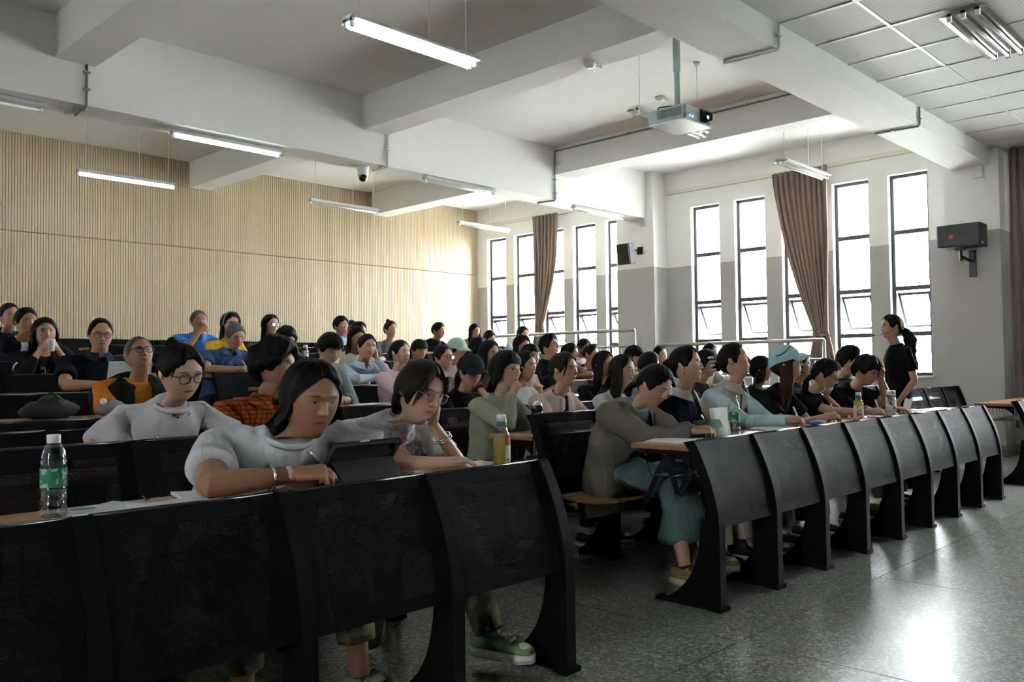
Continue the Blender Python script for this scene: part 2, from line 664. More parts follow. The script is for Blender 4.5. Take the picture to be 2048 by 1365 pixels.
def edge_mesh(h):
    m = MB()
    m.tube([(-PW / 2 + .02, .01, h + .002), (PW / 2 - .02, .01, h + .002)], .007, 6)
    return m.mesh('top_rail', 'steel_edge', True)

def seat_mesh(folded):
    m = MB()
    n = 8
    rings = []
    for i in range(n + 1):
        t = i / n
        if folded:
            y, z = -.15 - .05 * math.sin(t * 3.1) - .03, .40 + .28 * t
            o = (-.014, 0)
        else:
            y, z = -.13 - .40 * t, .445 - .02 * math.sin(t * math.pi) + .01 * t
            o = (0, -.016)
        rings.append([(-.235, y, z), (.235, y, z), (.235, y + o[0], z + o[1]), (-.235, y + o[0], z + o[1])])
    m.loft(rings)
    return m.mesh('seat', 'wood')

def rack_mesh(nx):
    L = PW * nx
    m = MB()
    for y in (.10, .20, .30):
        m.tube([(.05, y, .60), (L - .05, y, .60)], .003, 5)
    k = int(L / .12)
    for i in range(k + 1):
        x = .05 + (L - .1) * i / k
        m.tube([(x, .05, .735), (x, .06, .60), (x, .30, .60), (x, .32, .66), (x, .32, .735)], .0028, 5)
    return m.mesh('book_rack', 'chrome')

def desk_mesh(nx):
    L = PW * nx
    m = MB().rbox(-.02, L + .02, .022, .375, .742, .768, .006)
    return m.mesh('desk_top', 'wood')

def bracket_mesh():
    m = MB().prism([(.03, .742), (.33, .742), (.33, .728), (.10, .715), (.03, .66)], 0, -.006, .006)
    return m.mesh('desk_bracket', 'steel')

MESH = {}
for h in (.79, .89):
    MESH['panel', h] = panel_mesh(h)
    MESH['far_panel', h] = MESH['panel', h].copy()          # rows where the holes are finer than can be seen
    MESH['far_panel', h].materials[0] = M['steel']
    MESH['leg', h] = leg_mesh(h)
    MESH['edge', h] = edge_mesh(h)
MESH['seat', 0] = seat_mesh(False)
MESH['seat', 1] = seat_mesh(True)
MESH['bracket'] = bracket_mesh()
for n in (3, 6, 8):
    MESH['desk', n] = desk_mesh(n)
    MESH['rack', n] = rack_mesh(n)
BLOCKS = [('left', 2.53 - 6 * PW, 6), ('middle', 3.638, 8), ('window', 9.30, 3)]
ORD = ['front', 'second', 'third', 'fourth', 'fifth', 'sixth', 'seventh', 'eighth', 'ninth', 'rearmost']
SEATED = []          # (row, x) of everyone seated, filled in from the people table below
def build_rows():
    for bn, x0, nx in BLOCKS:
        for k in range(10):
            h = .79 if k == 0 else .89
            where = {'left': 'the left block', 'middle': 'the long middle block', 'window': 'the short window-side block'}[bn]
            lab = ('black steel desk barrier standing in front of ' if k == 0 else 'black perforated bench, %s bench back from the front in ' % (ORD[k - 1] if k > 1 else 'first')) + where
            e = empty('bench_row', (x0, ROW_Y[k], FLOOR_Z[k]), lab, 'bench', 'bench rows of the lecture hall')
            for i in range(nx):
                o = link('back_panel', MESH['panel' if k < 4 else 'far_panel', h], e)
                o.location = (PW * (i + .5), 0, 0)
                o = link('top_rail', MESH['edge', h], e)
                o.location = (PW * (i + .5), 0, 0)
                if k > 0:
                    occ = any(r == k and abs(x - (x0 + PW * (i + .5))) < PW * .62 for r, x in SEATED)
                    o = link('seat', MESH['seat', 0 if occ else 1], e)
                    o.location = (PW * (i + .5), 0, 0)
            for i in range(nx + 1):
                o = link('leg', MESH['leg', h], e)
                o.location = (PW * i, 0, 0)
            if k < 9:
                dz = FLOOR_Z[k + 1] - FLOOR_Z[k]
                o = link('desk_top', MESH['desk', nx], e)
                o.location = (0, 0, dz)
                o = link('book_rack', MESH['rack', nx], e)
                o.location = (0, 0, dz)
                for i in range(nx + 1):
                    o = link('desk_bracket', MESH['bracket'], e)
                    o.location = (PW * i, 0, dz)

# ------------------------------------------------------------------ people: materials
def skin_material():
    t = NT('skin')
    h = t.sep(t.attr('hl'))
    oc = t.n('Attribute', attribute_name='skin', attribute_type='OBJECT').outputs['Color']
    op = t.n('Attribute', attribute_name='eye_open', attribute_type='OBJECT').outputs['Fac']
    lipc = t.n('Attribute', attribute_name='lip', attribute_type='OBJECT').outputs['Color']
    brc = t.n('Attribute', attribute_name='brow', attribute_type='OBJECT').outputs['Color']
    ax = t.math('ABSOLUTE', h[0])
    front = t.math('GREATER_THAN', h[1], .03)
    def ell(x0, z0, a, b, z=h[2], soft=0.0):
        dx = t.math('DIVIDE', t.math('SUBTRACT', ax, x0), a)
        dz = t.math('DIVIDE', t.math('SUBTRACT', z, z0), b)
        d = t.math('ADD', t.math('MULTIPLY', dx, dx), t.math('MULTIPLY', dz, dz))
        if soft:
            return t.math('MULTIPLY', t.math('SUBTRACT', 1.0, t.math('DIVIDE', d, soft), True), front)
        return t.math('MULTIPLY', t.math('LESS_THAN', d, 1.0), front)
    n = t.noise(t.coord(), 45, 4, .6)
    col = t.mix(t.math('MULTIPLY', n, .22), oc, t.mix(.5, oc, (.42, .13, .08)))
    # warm cheeks and nose, darker around the eyes
    col = t.mix(t.math('MULTIPLY', ell(.040, -.022, .022, .018, soft=2.0), .16), col, (.50, .15, .10))
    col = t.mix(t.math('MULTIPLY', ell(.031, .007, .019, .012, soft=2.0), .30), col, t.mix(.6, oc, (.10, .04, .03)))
    # brows
    zb = t.math('ADD', h[2], t.math('MULTIPLY', t.math('ABSOLUTE', t.math('SUBTRACT', ax, .026)), .22))
    col = t.mix(t.math('MULTIPLY', ell(.031, .0285, .0185, .0036, zb, soft=1.6), .85), col, brc)
    # eyes
    hb = t.math('ADD', t.math('MULTIPLY', op, .0043), .0005)
    dx = t.math('DIVIDE', t.math('SUBTRACT', ax, .031), .0135)
    w_ = t.math('SUBTRACT', 1.0, t.math('MULTIPLY', dx, dx))
    dz = t.math('ABSOLUTE', t.math('SUBTRACT', h[2], .0065))
    eye = t.math('MULTIPLY', t.math('LESS_THAN', dz, t.math('MULTIPLY', hb, w_)), front)
    lid = t.math('MULTIPLY', t.math('LESS_THAN', t.math('ABSOLUTE', t.math('SUBTRACT', t.math('SUBTRACT', h[2], .0065), t.math('MULTIPLY', hb, w_))), .0013), t.math('MULTIPLY', t.math('GREATER_THAN', w_, 0.0), front))
    iris = t.math('MULTIPLY', ell(.031, .0068, .0064, .0064), eye)
    col = t.mix(eye, col, (.50, .46, .44))
    col = t.mix(iris, col, (.012, .008, .006))
    col = t.mix(t.math('MULTIPLY', lid, .92), col, (.012, .008, .007))
    # lips and the line between them
    bow = t.math('ADD', h[2], t.math('MULTIPLY', t.math('MULTIPLY', ax, ax), 6.0))
    col = t.mix(t.math('MULTIPLY', ell(0, -.0575, .0235, .0085, bow, soft=1.25), .85), col, lipc)
    ml = t.math('MULTIPLY', t.math('LESS_THAN', t.math('ABSOLUTE', t.math('ADD', bow, .0578)), .0011), t.math('MULTIPLY', t.math('LESS_THAN', ax, .0235), front))
    col = t.mix(t.math('MULTIPLY', ml, .85), col, (.06, .015, .012))
    # nostrils
    col = t.mix(t.math('MULTIPLY', ell(.0065, -.0355, .0035, .0022), .75), col, (.05, .015, .012))
    t.set(col, .5, 0, .35)
    t.b.inputs['Subsurface Weight'].default_value = 0.0
    t.bump(t.noise(t.coord(), 220, 3), .08, .002)
    M['skin'] = t.m
skin_material()

def hair_material():
    t = NT('hair')
    h = t.attr('hl')
    oc = t.n('Attribute', attribute_name='hair_col', attribute_type='OBJECT').outputs['Color']
    st = t.noise(t.mapping(h, (46, 1.6, 1)), 5, 3, .6, .3)
    fine = t.noise(t.mapping(h, (150, 3, 1)), 5, 2)
    col = t.mix(st, t.mix(.5, oc, (.003, .0025, .002)), oc)
    t.set(col, .55, 0, .13)
    t.bump(t.math('ADD', t.math('MULTIPLY', st, 1.0), t.math('MULTIPLY', fine, .5)), .5, .004)
    M['hair'] = t.m
hair_material()

def cloth_material():
    t = NT('cloth')
    oc = t.n('Attribute', attribute_name='cloth_col', attribute_type='OBJECT').outputs['Color']
    g = t.n('NewGeometry').outputs['Position']
    f = t.noise(g, 9, 4, .55, .6)
    col = t.mix(f, t.mix(.18, oc, (0, 0, 0)), oc)
    t.set(col, .9, 0, .08)
    big = t.noise(t.mapping(g, (1, 1, .45)), 11, 3, .5, 1.3)
    t.bump(t.math('ADD', big, t.math('MULTIPLY', t.noise(g, 260, 2), .05)), .6, .022)
    M['cloth'] = t.m
cloth_material()

def pattern_cloth(name, mode, c1, c2):
    t = NT(name)
    g = t.coord()
    s = t.sep(g)
    if mode == 'plaid':
        a = t.math('LESS_THAN', t.math('FRACT', t.math('DIVIDE', t.math('ADD', s[0], t.math('MULTIPLY', s[1], .6)), .022)), .3)
        b = t.math('LESS_THAN', t.math('FRACT', t.math('DIVIDE', s[2], .022)), .3)
        f = t.math('MAXIMUM', a, b)
    elif mode == 'camo':
        f = t.math('GREATER_THAN', t.noise(g, 16, 3), .52)
    else:
        f = t.math('GREATER_THAN', t.noise(t.mapping(g, (1, 1, .35)), 22, 2, .5, .8), .53)
    t.set(t.mix(f, c1, c2), .85, 0, .2)
    t.bump(t.noise(g, 11, 3, .5, 1.3), .4, .012)
    M[name] = t.m
pattern_cloth('orange_plaid', 'plaid', (.50, .12, .025), (.20, .045, .012))
pattern_cloth('camo', 'camo', (.10, .095, .055), (.20, .18, .11))
pattern_cloth('zebra', 'zebra', (.02, .02, .02), (.55, .54, .50))
pattern_cloth('speckle', 'camo', (.02, .02, .03), (.10, .11, .16))
plain('glasses_dark', (.02, .014, .014), .3)
plain('glasses_gold', (.60, .48, .30), .25, .8)
plain('shoe_white', (.62, .62, .60), .6)
plain('shoe_green', (.20, .30, .14), .7)
plain('shoe_tan', (.42, .25, .08), .7)
plain('shoe_black', (.02, .02, .02), .5)
plain('shoe_pink', (.55, .27, .32), .5)
plain('shoe_teal', (.03, .12, .11), .7)
plain('shoe_sole', (.60, .57, .50), .7)
plain('sock', (.70, .66, .66), .8)

# ------------------------------------------------------------------ people: geometry
def mrot(yaw, pitch, roll, base):
    """head frame (columns right, forward, up); yaw turns to the person's right, pitch down, roll to the right"""
    R = base @ Matrix.Rotation(rad(-yaw), 3, 'Z') @ Matrix.Rotation(rad(-pitch), 3, 'X') @ Matrix.Rotation(rad(roll), 3, 'Y')
    return R

def head_surface(th, ph, jaw=1.0, wide=1.0):
    """point on the head (metres, origin at head centre, y forward, x right)"""
    st, ct, sp, cp = np.sin(th), np.cos(th), np.sin(ph), np.cos(ph)
    st = np.maximum(st, 1e-6)
    n = ct
    low = np.clip(-n, 0, 1)
    cpp = np.maximum(cp, 0)
    back = np.maximum(-cp, 0)
    s_low = np.where(n < 0, st ** .62, st)
    x = .0790 * wide * sp * s_low * (1 - .26 * low ** 1.6 / jaw * (1 - .25 * back))
    yf = .090 * cpp ** .80 * np.where(n < 0, st ** .42, st ** .92)
    k = np.clip((-n - .15) / .75, 0, 1)
    yb = -.102 * back ** .92 * st * (1 - .42 * k * k * (3 - 2 * k))
    y = np.where(cp >= 0, yf, yb)
    z = .1125 * n
    f = np.clip(cp * 3, 0, 1)
    ax = np.abs(x)
    def g(x0, z0, a, b):
        return np.exp(-((ax - x0) / a) ** 2 - ((z - z0) / b) ** 2)
    d = -.0075 * g(.030, .009, .0135, .0095)
    d += .0042 * g(.031, .0065, .0095, .0062)
    d += .0035 * g(.026, .027, .022, .008)
    d += -.003 * g(0, .014, .008, .007)
    t = np.clip((.022 - z) / .05, 0, 1)
    amp = .0200 * t ** 1.1
    amp = np.where(z < -.029, .0200 * np.exp(-((z + .029) / .0058) ** 2), amp)
    d += amp * np.exp(-(x / (.0065 + .0035 * t)) ** 2)
    d += .0065 * g(.0115, -.0285, .0052, .0062)
    d += .0062 * g(0, -.0520, .019, .0050) + .0062 * g(0, -.0635, .0155, .0055)
    d += -.0035 * g(0, -.0578, .021, .0022)
    d += -.0035 * g(0, -.0745, .016, .006)
    d += .0055 * g(0, -.0935, .017, .012)
    d += .0035 * g(.043, -.020, .017, .018)
    y = y + d * f
    return np.stack([x, y, z], -1)

def lobe(ph, front, side, back):
    """value varying around the head: front at 0, side at 90, back at 180 degrees"""
    a = np.abs((ph + np.pi) % (2 * np.pi) - np.pi) / np.pi * 2
    s = lambda q: q * q * (3 - 2 * q)
    return np.where(a < 1, front + (side - front) * s(np.clip(a, 0, 1)), side + (back - side) * s(np.clip(a - 1, 0, 1)))

def head_normal(P):
    n = P / np.array([.0765 ** 2, .094 ** 2, .1125 ** 2])
    return n / np.linalg.norm(n, axis=-1, keepdims=True)

def grid_faces(nr, nc, off=0, closed=True):
    F = []
    for i in range(nr - 1):
        for j in range(nc if closed else nc - 1):
            k = (j + 1) % nc
            F.append((off + i * nc + j, off + (i + 1) * nc + j, off + (i + 1) * nc + k, off + i * nc + k))
    return F

REM = []      # queued voxel-remesh jobs
def queue(mb, voxel, smooth, cb):
    me = bpy.data.meshes.new('tmp')
    me.from_pydata(mb.v, [], mb.f)
    o = bpy.data.objects.new('tmp', me)
    COL.objects.link(o)
    m = o.modifiers.new('r', 'REMESH')
    m.mode = 'VOXEL'
    m.voxel_size = voxel
    if smooth:
        s = o.modifiers.new('s', 'SMOOTH')
        s.factor = .5
        s.iterations = smooth
    REM.append((o, cb))

def fast_mesh(name, V, F, mat, attr=None):
    """quads (n,4) array -> mesh"""
    me = bpy.data.meshes.new(name)
    V = np.asarray(V, np.float32)
    if isinstance(F, np.ndarray):
        me.vertices.add(len(V))
        me.vertices.foreach_set('co', V.ravel())
        me.loops.add(F.size)
        me.loops.foreach_set('vertex_index', F.ravel().astype(np.int32))
        me.polygons.add(len(F))
        me.polygons.foreach_set('loop_start', np.arange(0, F.size, 4, dtype=np.int32))
        me.update(calc_edges=True)
        me.validate()
    else:
        me.from_pydata(V.tolist(), [], F)
    me.materials.append(M[mat] if isinstance(mat, str) else mat)
    me.polygons.foreach_set('use_smooth', np.ones(len(me.polygons), bool))
    if attr is not None:
        at = me.attributes.new('hl', 'FLOAT_VECTOR', 'POINT')
        at.data.foreach_set('vector', np.asarray(attr, np.float32).ravel())
    return me

def hand(mb, W, d, n, thumb, curl=.4, s=1.0, spread=1.0, kind='rest'):
    """palm with four fingers and a thumb; d fingers direction, n back of the hand, thumb: thumb-side direction"""
    d, n = Vector(d).normalized(), Vector(n)
    n = (n - d * n.dot(d)).normalized()
    t = d.cross(n)
    if t.dot(Vector(thumb)) < 0:
        t = -t
    W = Vector(W)
    L = .088 * s
    rings = []
    for q, wd, th in ((-.02, .026, .021), (.2, .031, .020), (.55, .039, .018), (.9, .041, .015), (1.05, .036, .011)):
        c = W + d * (L * q)
        rings.append([c + t * (wd * s * math.cos(a)) + n * (th * s * math.sin(a)) for a in [2 * math.pi * i / 12 for i in range(12)]])
    mb.loft(rings)
    curls = {'pen': (curl, curl * 1.05, curl * 1.25, curl * 1.35)}.get(kind, (curl, curl * 1.02, curl * 1.08, curl * 1.2))
    tips = []
    for i, (off, ln, r) in enumerate(((.031, .070, .0088), (.0105, .079, .0092), (-.0105, .073, .0088), (-.030, .056, .0078))):
        base = W + d * (L * (.93 if i in (1, 2) else .86)) + t * (off * s)
        dirv = (d + t * (off * 1.6 * spread)).normalized()
        pts = [base - dirv * (.02 * s), base]
        rr = [r * s, r * s * 1.02]
        ang = 0
        p = base
        for j, fr in enumerate((.44, .31, .25)):
            ang += curls[i] * (1.0 if j == 0 else 1.15 if j == 1 else .7)
            dd = dirv * math.cos(ang) - n * math.sin(ang)
            p = p + dd * (ln * fr * s)
            pts.append(p)
            rr.append(r * s * (.94, .86, .70)[j])
        mb.tube(pts, rr, 8)
        mb.ball(pts[-1], r * s * .72, 8, 5)
        tips.append(pts[-1])
    b = W + d * (.022 * s) + t * (.022 * s)
    tc = .55 if kind in ('pen', 'fist') else .15
    d1 = (d * .72 + t * (.75 - tc) - n * (.25 + tc * .5)).normalized()
    d2 = (d * .95 + t * (.30 - tc * .8) - n * (.25 + tc * .7)).normalized()
    p1 = b + d1 * (.045 * s)
    p2 = p1 + d2 * (.032 * s)
    p3 = p2 + d2 * (.024 * s)
    mb.tube([b - d1 * (.012 * s), b + d1 * .01, p1, p2, p3], [.015 * s, .015 * s, .0115 * s, .0098 * s, .0075 * s], 8)
    mb.ball(p3, .0078 * s, 8, 5)
    return (tips[0] + p3) / 2

def ik(S, W, l1, l2, pole):
    S, W = Vector(S), Vector(W)
    v = W - S
    D = v.length
    mx = (l1 + l2) * .985
    if D > mx:
        W = S + v * (mx / D)
        v = W - S
        D = mx
    D = max(D, abs(l1 - l2) + .03)
    v.normalize()
    a = (l1 * l1 - l2 * l2 + D * D) / (2 * D)
    h = math.sqrt(max(0, l1 * l1 - a * a))
    p = Vector(pole)
    p = (p - v * p.dot(v)).normalized()
    return S + v * a + p * h, W

def wobble(V, seed, freq=14.0):
    """smooth pseudo-noise on points, about -1..1"""
    r = np.random.RandomState(seed)
    out = np.zeros(len(V))
    for i in range(6):
        k = r.normal(size=3)
        k = k / np.linalg.norm(k) * freq * (.6 + .28 * i)
        out += np.sin(V @ k + r.uniform(0, 6.28)) / (1 + .25 * i)
    return out / 3.0

def shoe_mesh(style):
    m = MB()
    up_ = {'high': .11, 'low': .06, 'boot': .16, 'clog': .055}[style]
    n = 12
    rings = []
    for q, wd, h in ((-.095, .022, up_ * .8), (-.085, .032, up_), (-.05, .036, up_), (-.015, .037, up_ * .9), (.03, .040, .062), (.08, .045, .05), (.125, .043, .042), (.15, .034, .034), (.163, .018, .026)):
        ring = []
        for j in range(n):
            a = 2 * math.pi * j / n
            zz = .5 + .5 * math.sin(a)
            ring.append((wd * math.cos(a) * (1 - .35 * zz * (q < .0)), q, .022 + h * zz))
        rings.append(ring)
    m.loft(rings, mi=0)
    sole = [(-.098, .0), (-.09, .03), (-.04, .038), (.03, .042), (.09, .048), (.135, .044), (.165, .02), (.17, 0)]
    pts = sole + [(y, -x) for y, x in sole[::-1] if x > 0]
    m.prism([(x, y) for y, x in pts], 2, 0, .03, mi=1)
    if style in ('high', 'low'):
        for i in range(4):
            y = .015 + .022 * i
            z = .022 + up_ - (.018 + .012 * i if style == 'high' else .002 + .008 * i)
            z = max(z, .062 - .002 * i)
            m.tube([(-.022, y, z - .006), (0, y + .006, z + .008), (.022, y, z - .006)], .0035, 5, mi=1)
        m.ball((0, .125, .045), (.036, .032, .024), 10, 6, mi=1)
    return m
SHOES = {}
def shoe(style, mat):
    if (style, mat) not in SHOES:
        SHOES[style, mat] = shoe_mesh(style).mesh('shoe', [mat, 'shoe_sole'], True)
    return SHOES[style, mat]

Zv = Vector((0, 0, 1))

def make_hair(p, Rh, H, s, lod, scale=1.0):
    """returns V, F, attr of the hair shell and of every lock, bun and tail"""
    hs = p['hair']
    nphi = (88, 56, 36)[lod]
    nth = (22, 14, 9)[lod]
    rng = np.random.RandomState(p['seed'])
    ph = np.linspace(-np.pi, np.pi, nphi, endpoint=False)
    thf, ths, thb = [rad(x) for x in hs.get('line', (48, 92, 122))]
    thh = lobe(ph, thf, ths, thb)
    af = np.abs(ph)
    thh = thh + rad(13) * np.exp(-((af - rad(76)) / rad(13)) ** 2) + rad(16) * np.exp(-((af - rad(128)) / rad(30)) ** 2)
    if hs.get('m', 0):                        # slightly receding corners
        thh = thh - rad(hs['m']) * np.exp(-((np.abs(ph) - .55) / .25) ** 2)
    thick = hs.get('thick', .012)
    jit = rng.normal(size=nphi)
    thh = thh + rad(1.6) * (jit + np.roll(jit, 1)) * (0 if hs.get('drop') else 1)
    colr = rng.normal(size=nphi)
    colr = (colr + np.roll(colr, 1) + np.roll(colr, -1)) / 2
    part = hs.get('part', None)
    V, A = [], []
    rough = hs.get('rough', .0018)
    for i in range(nth + 1):
        t = i / nth
        th = thh * t
        P = head_surface(np.maximum(th, .001), ph)
        # smooth scalp without facial relief
        N = head_normal(P)
        edge = np.clip((1 - t) / .16, 0, 1) ** .6
        loose = lobe(ph, 0, 1, 1) if hs.get('drop') else 0
        e = np.maximum(edge, loose * .85)
        tk = thick * (.55 + .45 * np.sin(min(1, .25 + t) * np.pi * .5)) * e + .0015
        tk = tk + rough * colr * min(1, t * 2.5) * e
        if hs.get('curl'):
            tk = tk + hs['curl'] * (.5 + .5 * wobble(P * 1.0, p['seed'], 120)) * e
        if part is not None:
            pa = np.abs(np.arctan2(np.sin(ph - part), np.cos(ph - part)))
            tk = tk * (1 - .55 * np.exp(-(pa / .10) ** 2) * (t < .98))
        Q = P + N * tk[:, None]
        V.append(Q)
        A.append(np.stack([ph * .09, np.full(nphi, t * .16), np.zeros(nphi)], -1))
    nr = nth + 1
    V = np.concatenate(V)
    A = np.concatenate(A)
    F = grid_faces(nr, nphi)
    Vw = [np.array([(H + Rh @ Vector(q) * s)[:] for q in V])]
    As = [A]
    Fs = list(F)
    cnt = len(V)
    # hanging hair
    if hs.get('drop'):
        L = hs['drop']
        phi0 = rad(hs.get('open', 62))
        nd = (12, 8, 6)[lod]
        a = np.abs(ph)
        idx = np.where(a >= phi0)[0]
        # start at the back centre so that the strip is contiguous
        idx = np.concatenate([idx[ph[idx] > 0], idx[ph[idx] < 0]])
        base = V[nth * nphi + idx]
        vt = V[(nth - 2) * nphi + idx]
        bw = np.array([(H + Rh @ Vector(q) * s)[:] for q in base])
        out = np.array([(Rh @ Vector(q))[:] for q in head_normal(base) * np.array([1, 1, 0])])
        backw = np.array((Rh @ Vector((0, -1, 0)))[:])
        lens = L * (1 + .10 * colr[idx]) * np.where(a[idx] < phi0 + .35, hs.get('face', .9), 1.0)
        down = np.array([0, 0, -1.0]) * .85 + np.array((Rh @ Vector((0, 0, -1)))[:]) * .15
        wav = hs.get('wave', 0)
        lay = []
        for inner in (0, 1):
            for q in range(nd + 1):
                u = q / nd
                fl_ = .012 * math.sin(u * 2.4) - .02 * u * hs.get('tuck', .4)
                off = out * (fl_ - inner * .02) + down * (lens * u)[:, None] + backw * (hs.get('sweep', .03) * u * u)
                off = off + out * (wav * np.sin(u * 14 + colr[idx]) * .5)[:, None] + out * (rough * 2.2 * colr[idx] * u)[:, None]
                lay.append(bw + off * s)
        m = len(idx)
        Vd = np.concatenate(lay)
        Vw.append(Vd)
        ad = np.concatenate([np.stack([ph[idx] * .09, np.full(m, .16 + L * (q / nd)), np.zeros(m)], -1) for _ in (0, 1) for q in range(nd + 1)])
        As.append(ad)
        for lyr in (0, 1):
            o = cnt + lyr * (nd + 1) * m
            f = grid_faces(nd + 1, m, o, False)
            Fs += f if lyr == 0 else [x[::-1] for x in f]
        for j in range(m - 1):
            i0 = cnt + nd * m + j
            i1 = cnt + (nd + 1) * m + nd * m + j
            Fs.append((i0, i0 + 1, i1 + 1, i1))
        for j in (0, m - 1):
            for q in range(nd):
                Fs.append((cnt + q * m + j, cnt + (q + 1) * m + j, cnt + (nd + 1 + q + 1) * m + j, cnt + (nd + 1 + q) * m + j))
        cnt += len(Vd)
    extra = MB()
    ea = []
    def lock(pts, radii, seg=7, flat=1.0):
        n0 = len(extra.v)
        extra.tube(pts, radii, seg, flat=flat)
        n1 = len(extra.v)
        ln = 0
        k = 0
        for i in range(len(pts)):
            for j in range(seg):
                ea.append((j / seg * .12 + rng.rand() * .002, i * .03, 0))
    hw = lambda q: H + Rh @ Vector(q) * s
    if 'bun' in hs:
        c = Vector(hs['bun'][:3]) * 1.16
        r = hs['bun'][3]
        turns = 26
        pts = []
        for i in range(turns):
            a = i / turns * math.pi * 2 * 2.6
            q = i / turns
            dirn = c.normalized()
            t1 = dirn.orthogonal().normalized()
            t2 = dirn.cross(t1)
            rr = r * (.75 * (1 - q) ** .7 + .02)
            pts.append(hw(c + t1 * (rr * math.cos(a)) + t2 * (rr * math.sin(a)) + dirn * (r * (q * .9 - .35))))
        lock(pts, [r * .42 * s] * turns, 7)
        lock([hw(c - dirn * r), hw(c), hw(c + dirn * r * .5)], [r * .8 * s, r * .85 * s, r * .3 * s], 10)
    if 'tail' in hs:
        c = Vector(hs['tail'][:3])
        L = hs['tail'][3]
        r0 = hs['tail'][4] if len(hs['tail']) > 4 else .03
        wav = hs.get('wave', .004)
        a0 = hw(c * .86)
        bk = (Rh @ Vector((0, -1, 0)))
        bk.z = 0
        bk.normalize()
        for k in range((5, 3, 2)[lod]):
            pts, rr = [], []
            jx, jy = rng.normal() * .012, rng.normal() * .012
            for i in range(9):
                u = i / 8
                q = a0 + bk * (s * (hs.get('tback', .055) * math.sin(min(1, u * 2.2) * 1.57) + .03 * u)) - Zv * (L * s * (u ** 1.35)) + Rh @ Vector((jx * u + wav * math.sin(u * 11 + k), jy * u + wav * math.cos(u * 9 + k), 0))
                pts.append(q)
                rr.append(r0 * s * (.62 + .5 * math.sin(math.pi * min(1, u * 1.2 + .12))) * (1 - .72 * u ** 3) * (.8 if lod else .62))
            lock(pts, rr, 8)
    # loose locks in front (fringe, strands beside the face)
    for (x0, y0, z0, x1, y1, z1, r) in hs.get('locks', []):
        A0, B0 = Vector((x0, y0, z0)), Vector((x1, y1, z1))
        mid = (A0 + B0) / 2 + Vector((0, .010, .012))
        pts = [hw(A0 * (1 - u) ** 2 + mid * 2 * u * (1 - u) + B0 * u * u) for u in (0, .2, .4, .6, .8, 1)]
        lock(pts, [r * .7, r, r, r * .9, r * .65, r * .2], 6, .5)
    if hs.get('fringe'):
        n = (22, 12, 7)[lod]
        zend = hs['fringe']
        for i in range(n):
            a = -1.0 + 2.0 * i / (n - 1)
            phx = a * 1.05 + rng.normal() * .02
            def S(th):
                q = head_surface(np.array([th]), np.array([phx]))[0]
                nn = head_normal(q[None])[0]
                return q + nn * (thick * .75 if th < 1.0 else .007)
            the = math.acos(max(-.9, min(.9, (zend + rng.normal() * .004) / .1125)))
            pts = [hw(S(u)) for u in np.linspace(rad(30), the, 7)]
            r = .16 / n
            lock(pts, [r * .9, r, r, r, r * .9, r * .7, r * .2], 6, .42)
    if extra.v:
        Vw.append(np.array(extra.v))
        As.append(np.array(ea))
        Fs += [tuple(i + cnt for i in f) for f in extra.f]
    return np.concatenate(Vw), Fs, np.concatenate(As)

def make_head(p, Rh, H, NB, Rt, s, lod):
    nph = (84, 60, 42)[lod]
    nth = (64, 46, 32)[lod]
    ph = np.linspace(-np.pi, np.pi, nph, endpoint=False)
    ph = ph - .66 * np.sin(ph)
    male = p['sex'] == 'm'
    thend = lobe(ph, rad(167), rad(140), rad(132))
    rings, hl = [], []
    # concentrate rows on the face
    for i in range(nth + 1):
        u = i / nth
        u = u + .10 * math.sin(2 * math.pi * u)        # more rows over the face
        th = thend * u
        P = head_surface(np.maximum(th, .002), ph, 1.25 if male else 1.0, 1.03 if male else 1.0)
        rings.append(P)
        hl.append(P)
    W = [np.array([(H + Rh @ Vector(q) * s)[:] for q in P]) for P in rings]
    E = W[-1]
    nr = (.056 if male else .048) * s
    C1 = H + Rh @ Vector((0, -.020, -.128)) * s
    up_ = (C1 - NB).normalized()
    def ring(c, rx, ry, R):
        return np.array([(c + R @ Vector((rx * math.sin(a), ry * math.cos(a), 0)))[:] for a in ph])
    r1 = ring(C1 + up_ * .012 * s, nr, nr * 1.02, Rh)
    r2 = ring(C1 * .5 + NB * .5, nr * 1.0, nr * 1.02, Rt)
    r3 = ring(NB, nr * 1.12, nr * 1.06, Rt)
    r4 = ring(NB - up_ * .06, nr * 1.2, nr * 1.0, Rt)
    neck = [E * .55 + r1 * .45 + np.array(up_[:]) * .008 * s, r1, r2, r3, r4]
    W += neck
    hl += [np.full((nph, 3), -9.0)] * len(neck)
    # keep the jaw painted correctly right up to the neck
    V = np.concatenate(W)
    A = np.concatenate(hl)
    F = grid_faces(len(W), nph)
    # ears
    m = MB()
    for sg in (-1, 1):
        R = Rh @ Matrix.Rotation(rad(16 * sg), 3, 'Z') @ Matrix.Rotation(rad(-8 * sg), 3, 'Y')
        c = H + Rh @ Vector((sg * .0765, -.006, -.004)) * s
        n0 = len(m.v)
        m.ball(c, (.010 * s, .016 * s, .028 * s), (12, 10, 8)[lod], (8, 7, 6)[lod], R)
        m.ball(c + R @ Vector((sg * .006, -.002, .004)) * s, (.007 * s, .018 * s, .028 * s), 10, 6, R)
    V2 = np.array(m.v)
    F += [tuple(i + len(V) for i in f) for f in m.f]
    A = np.concatenate([A, np.full((len(V2), 3), -9.0)])
    V = np.concatenate([V, V2])
    return V, F, A

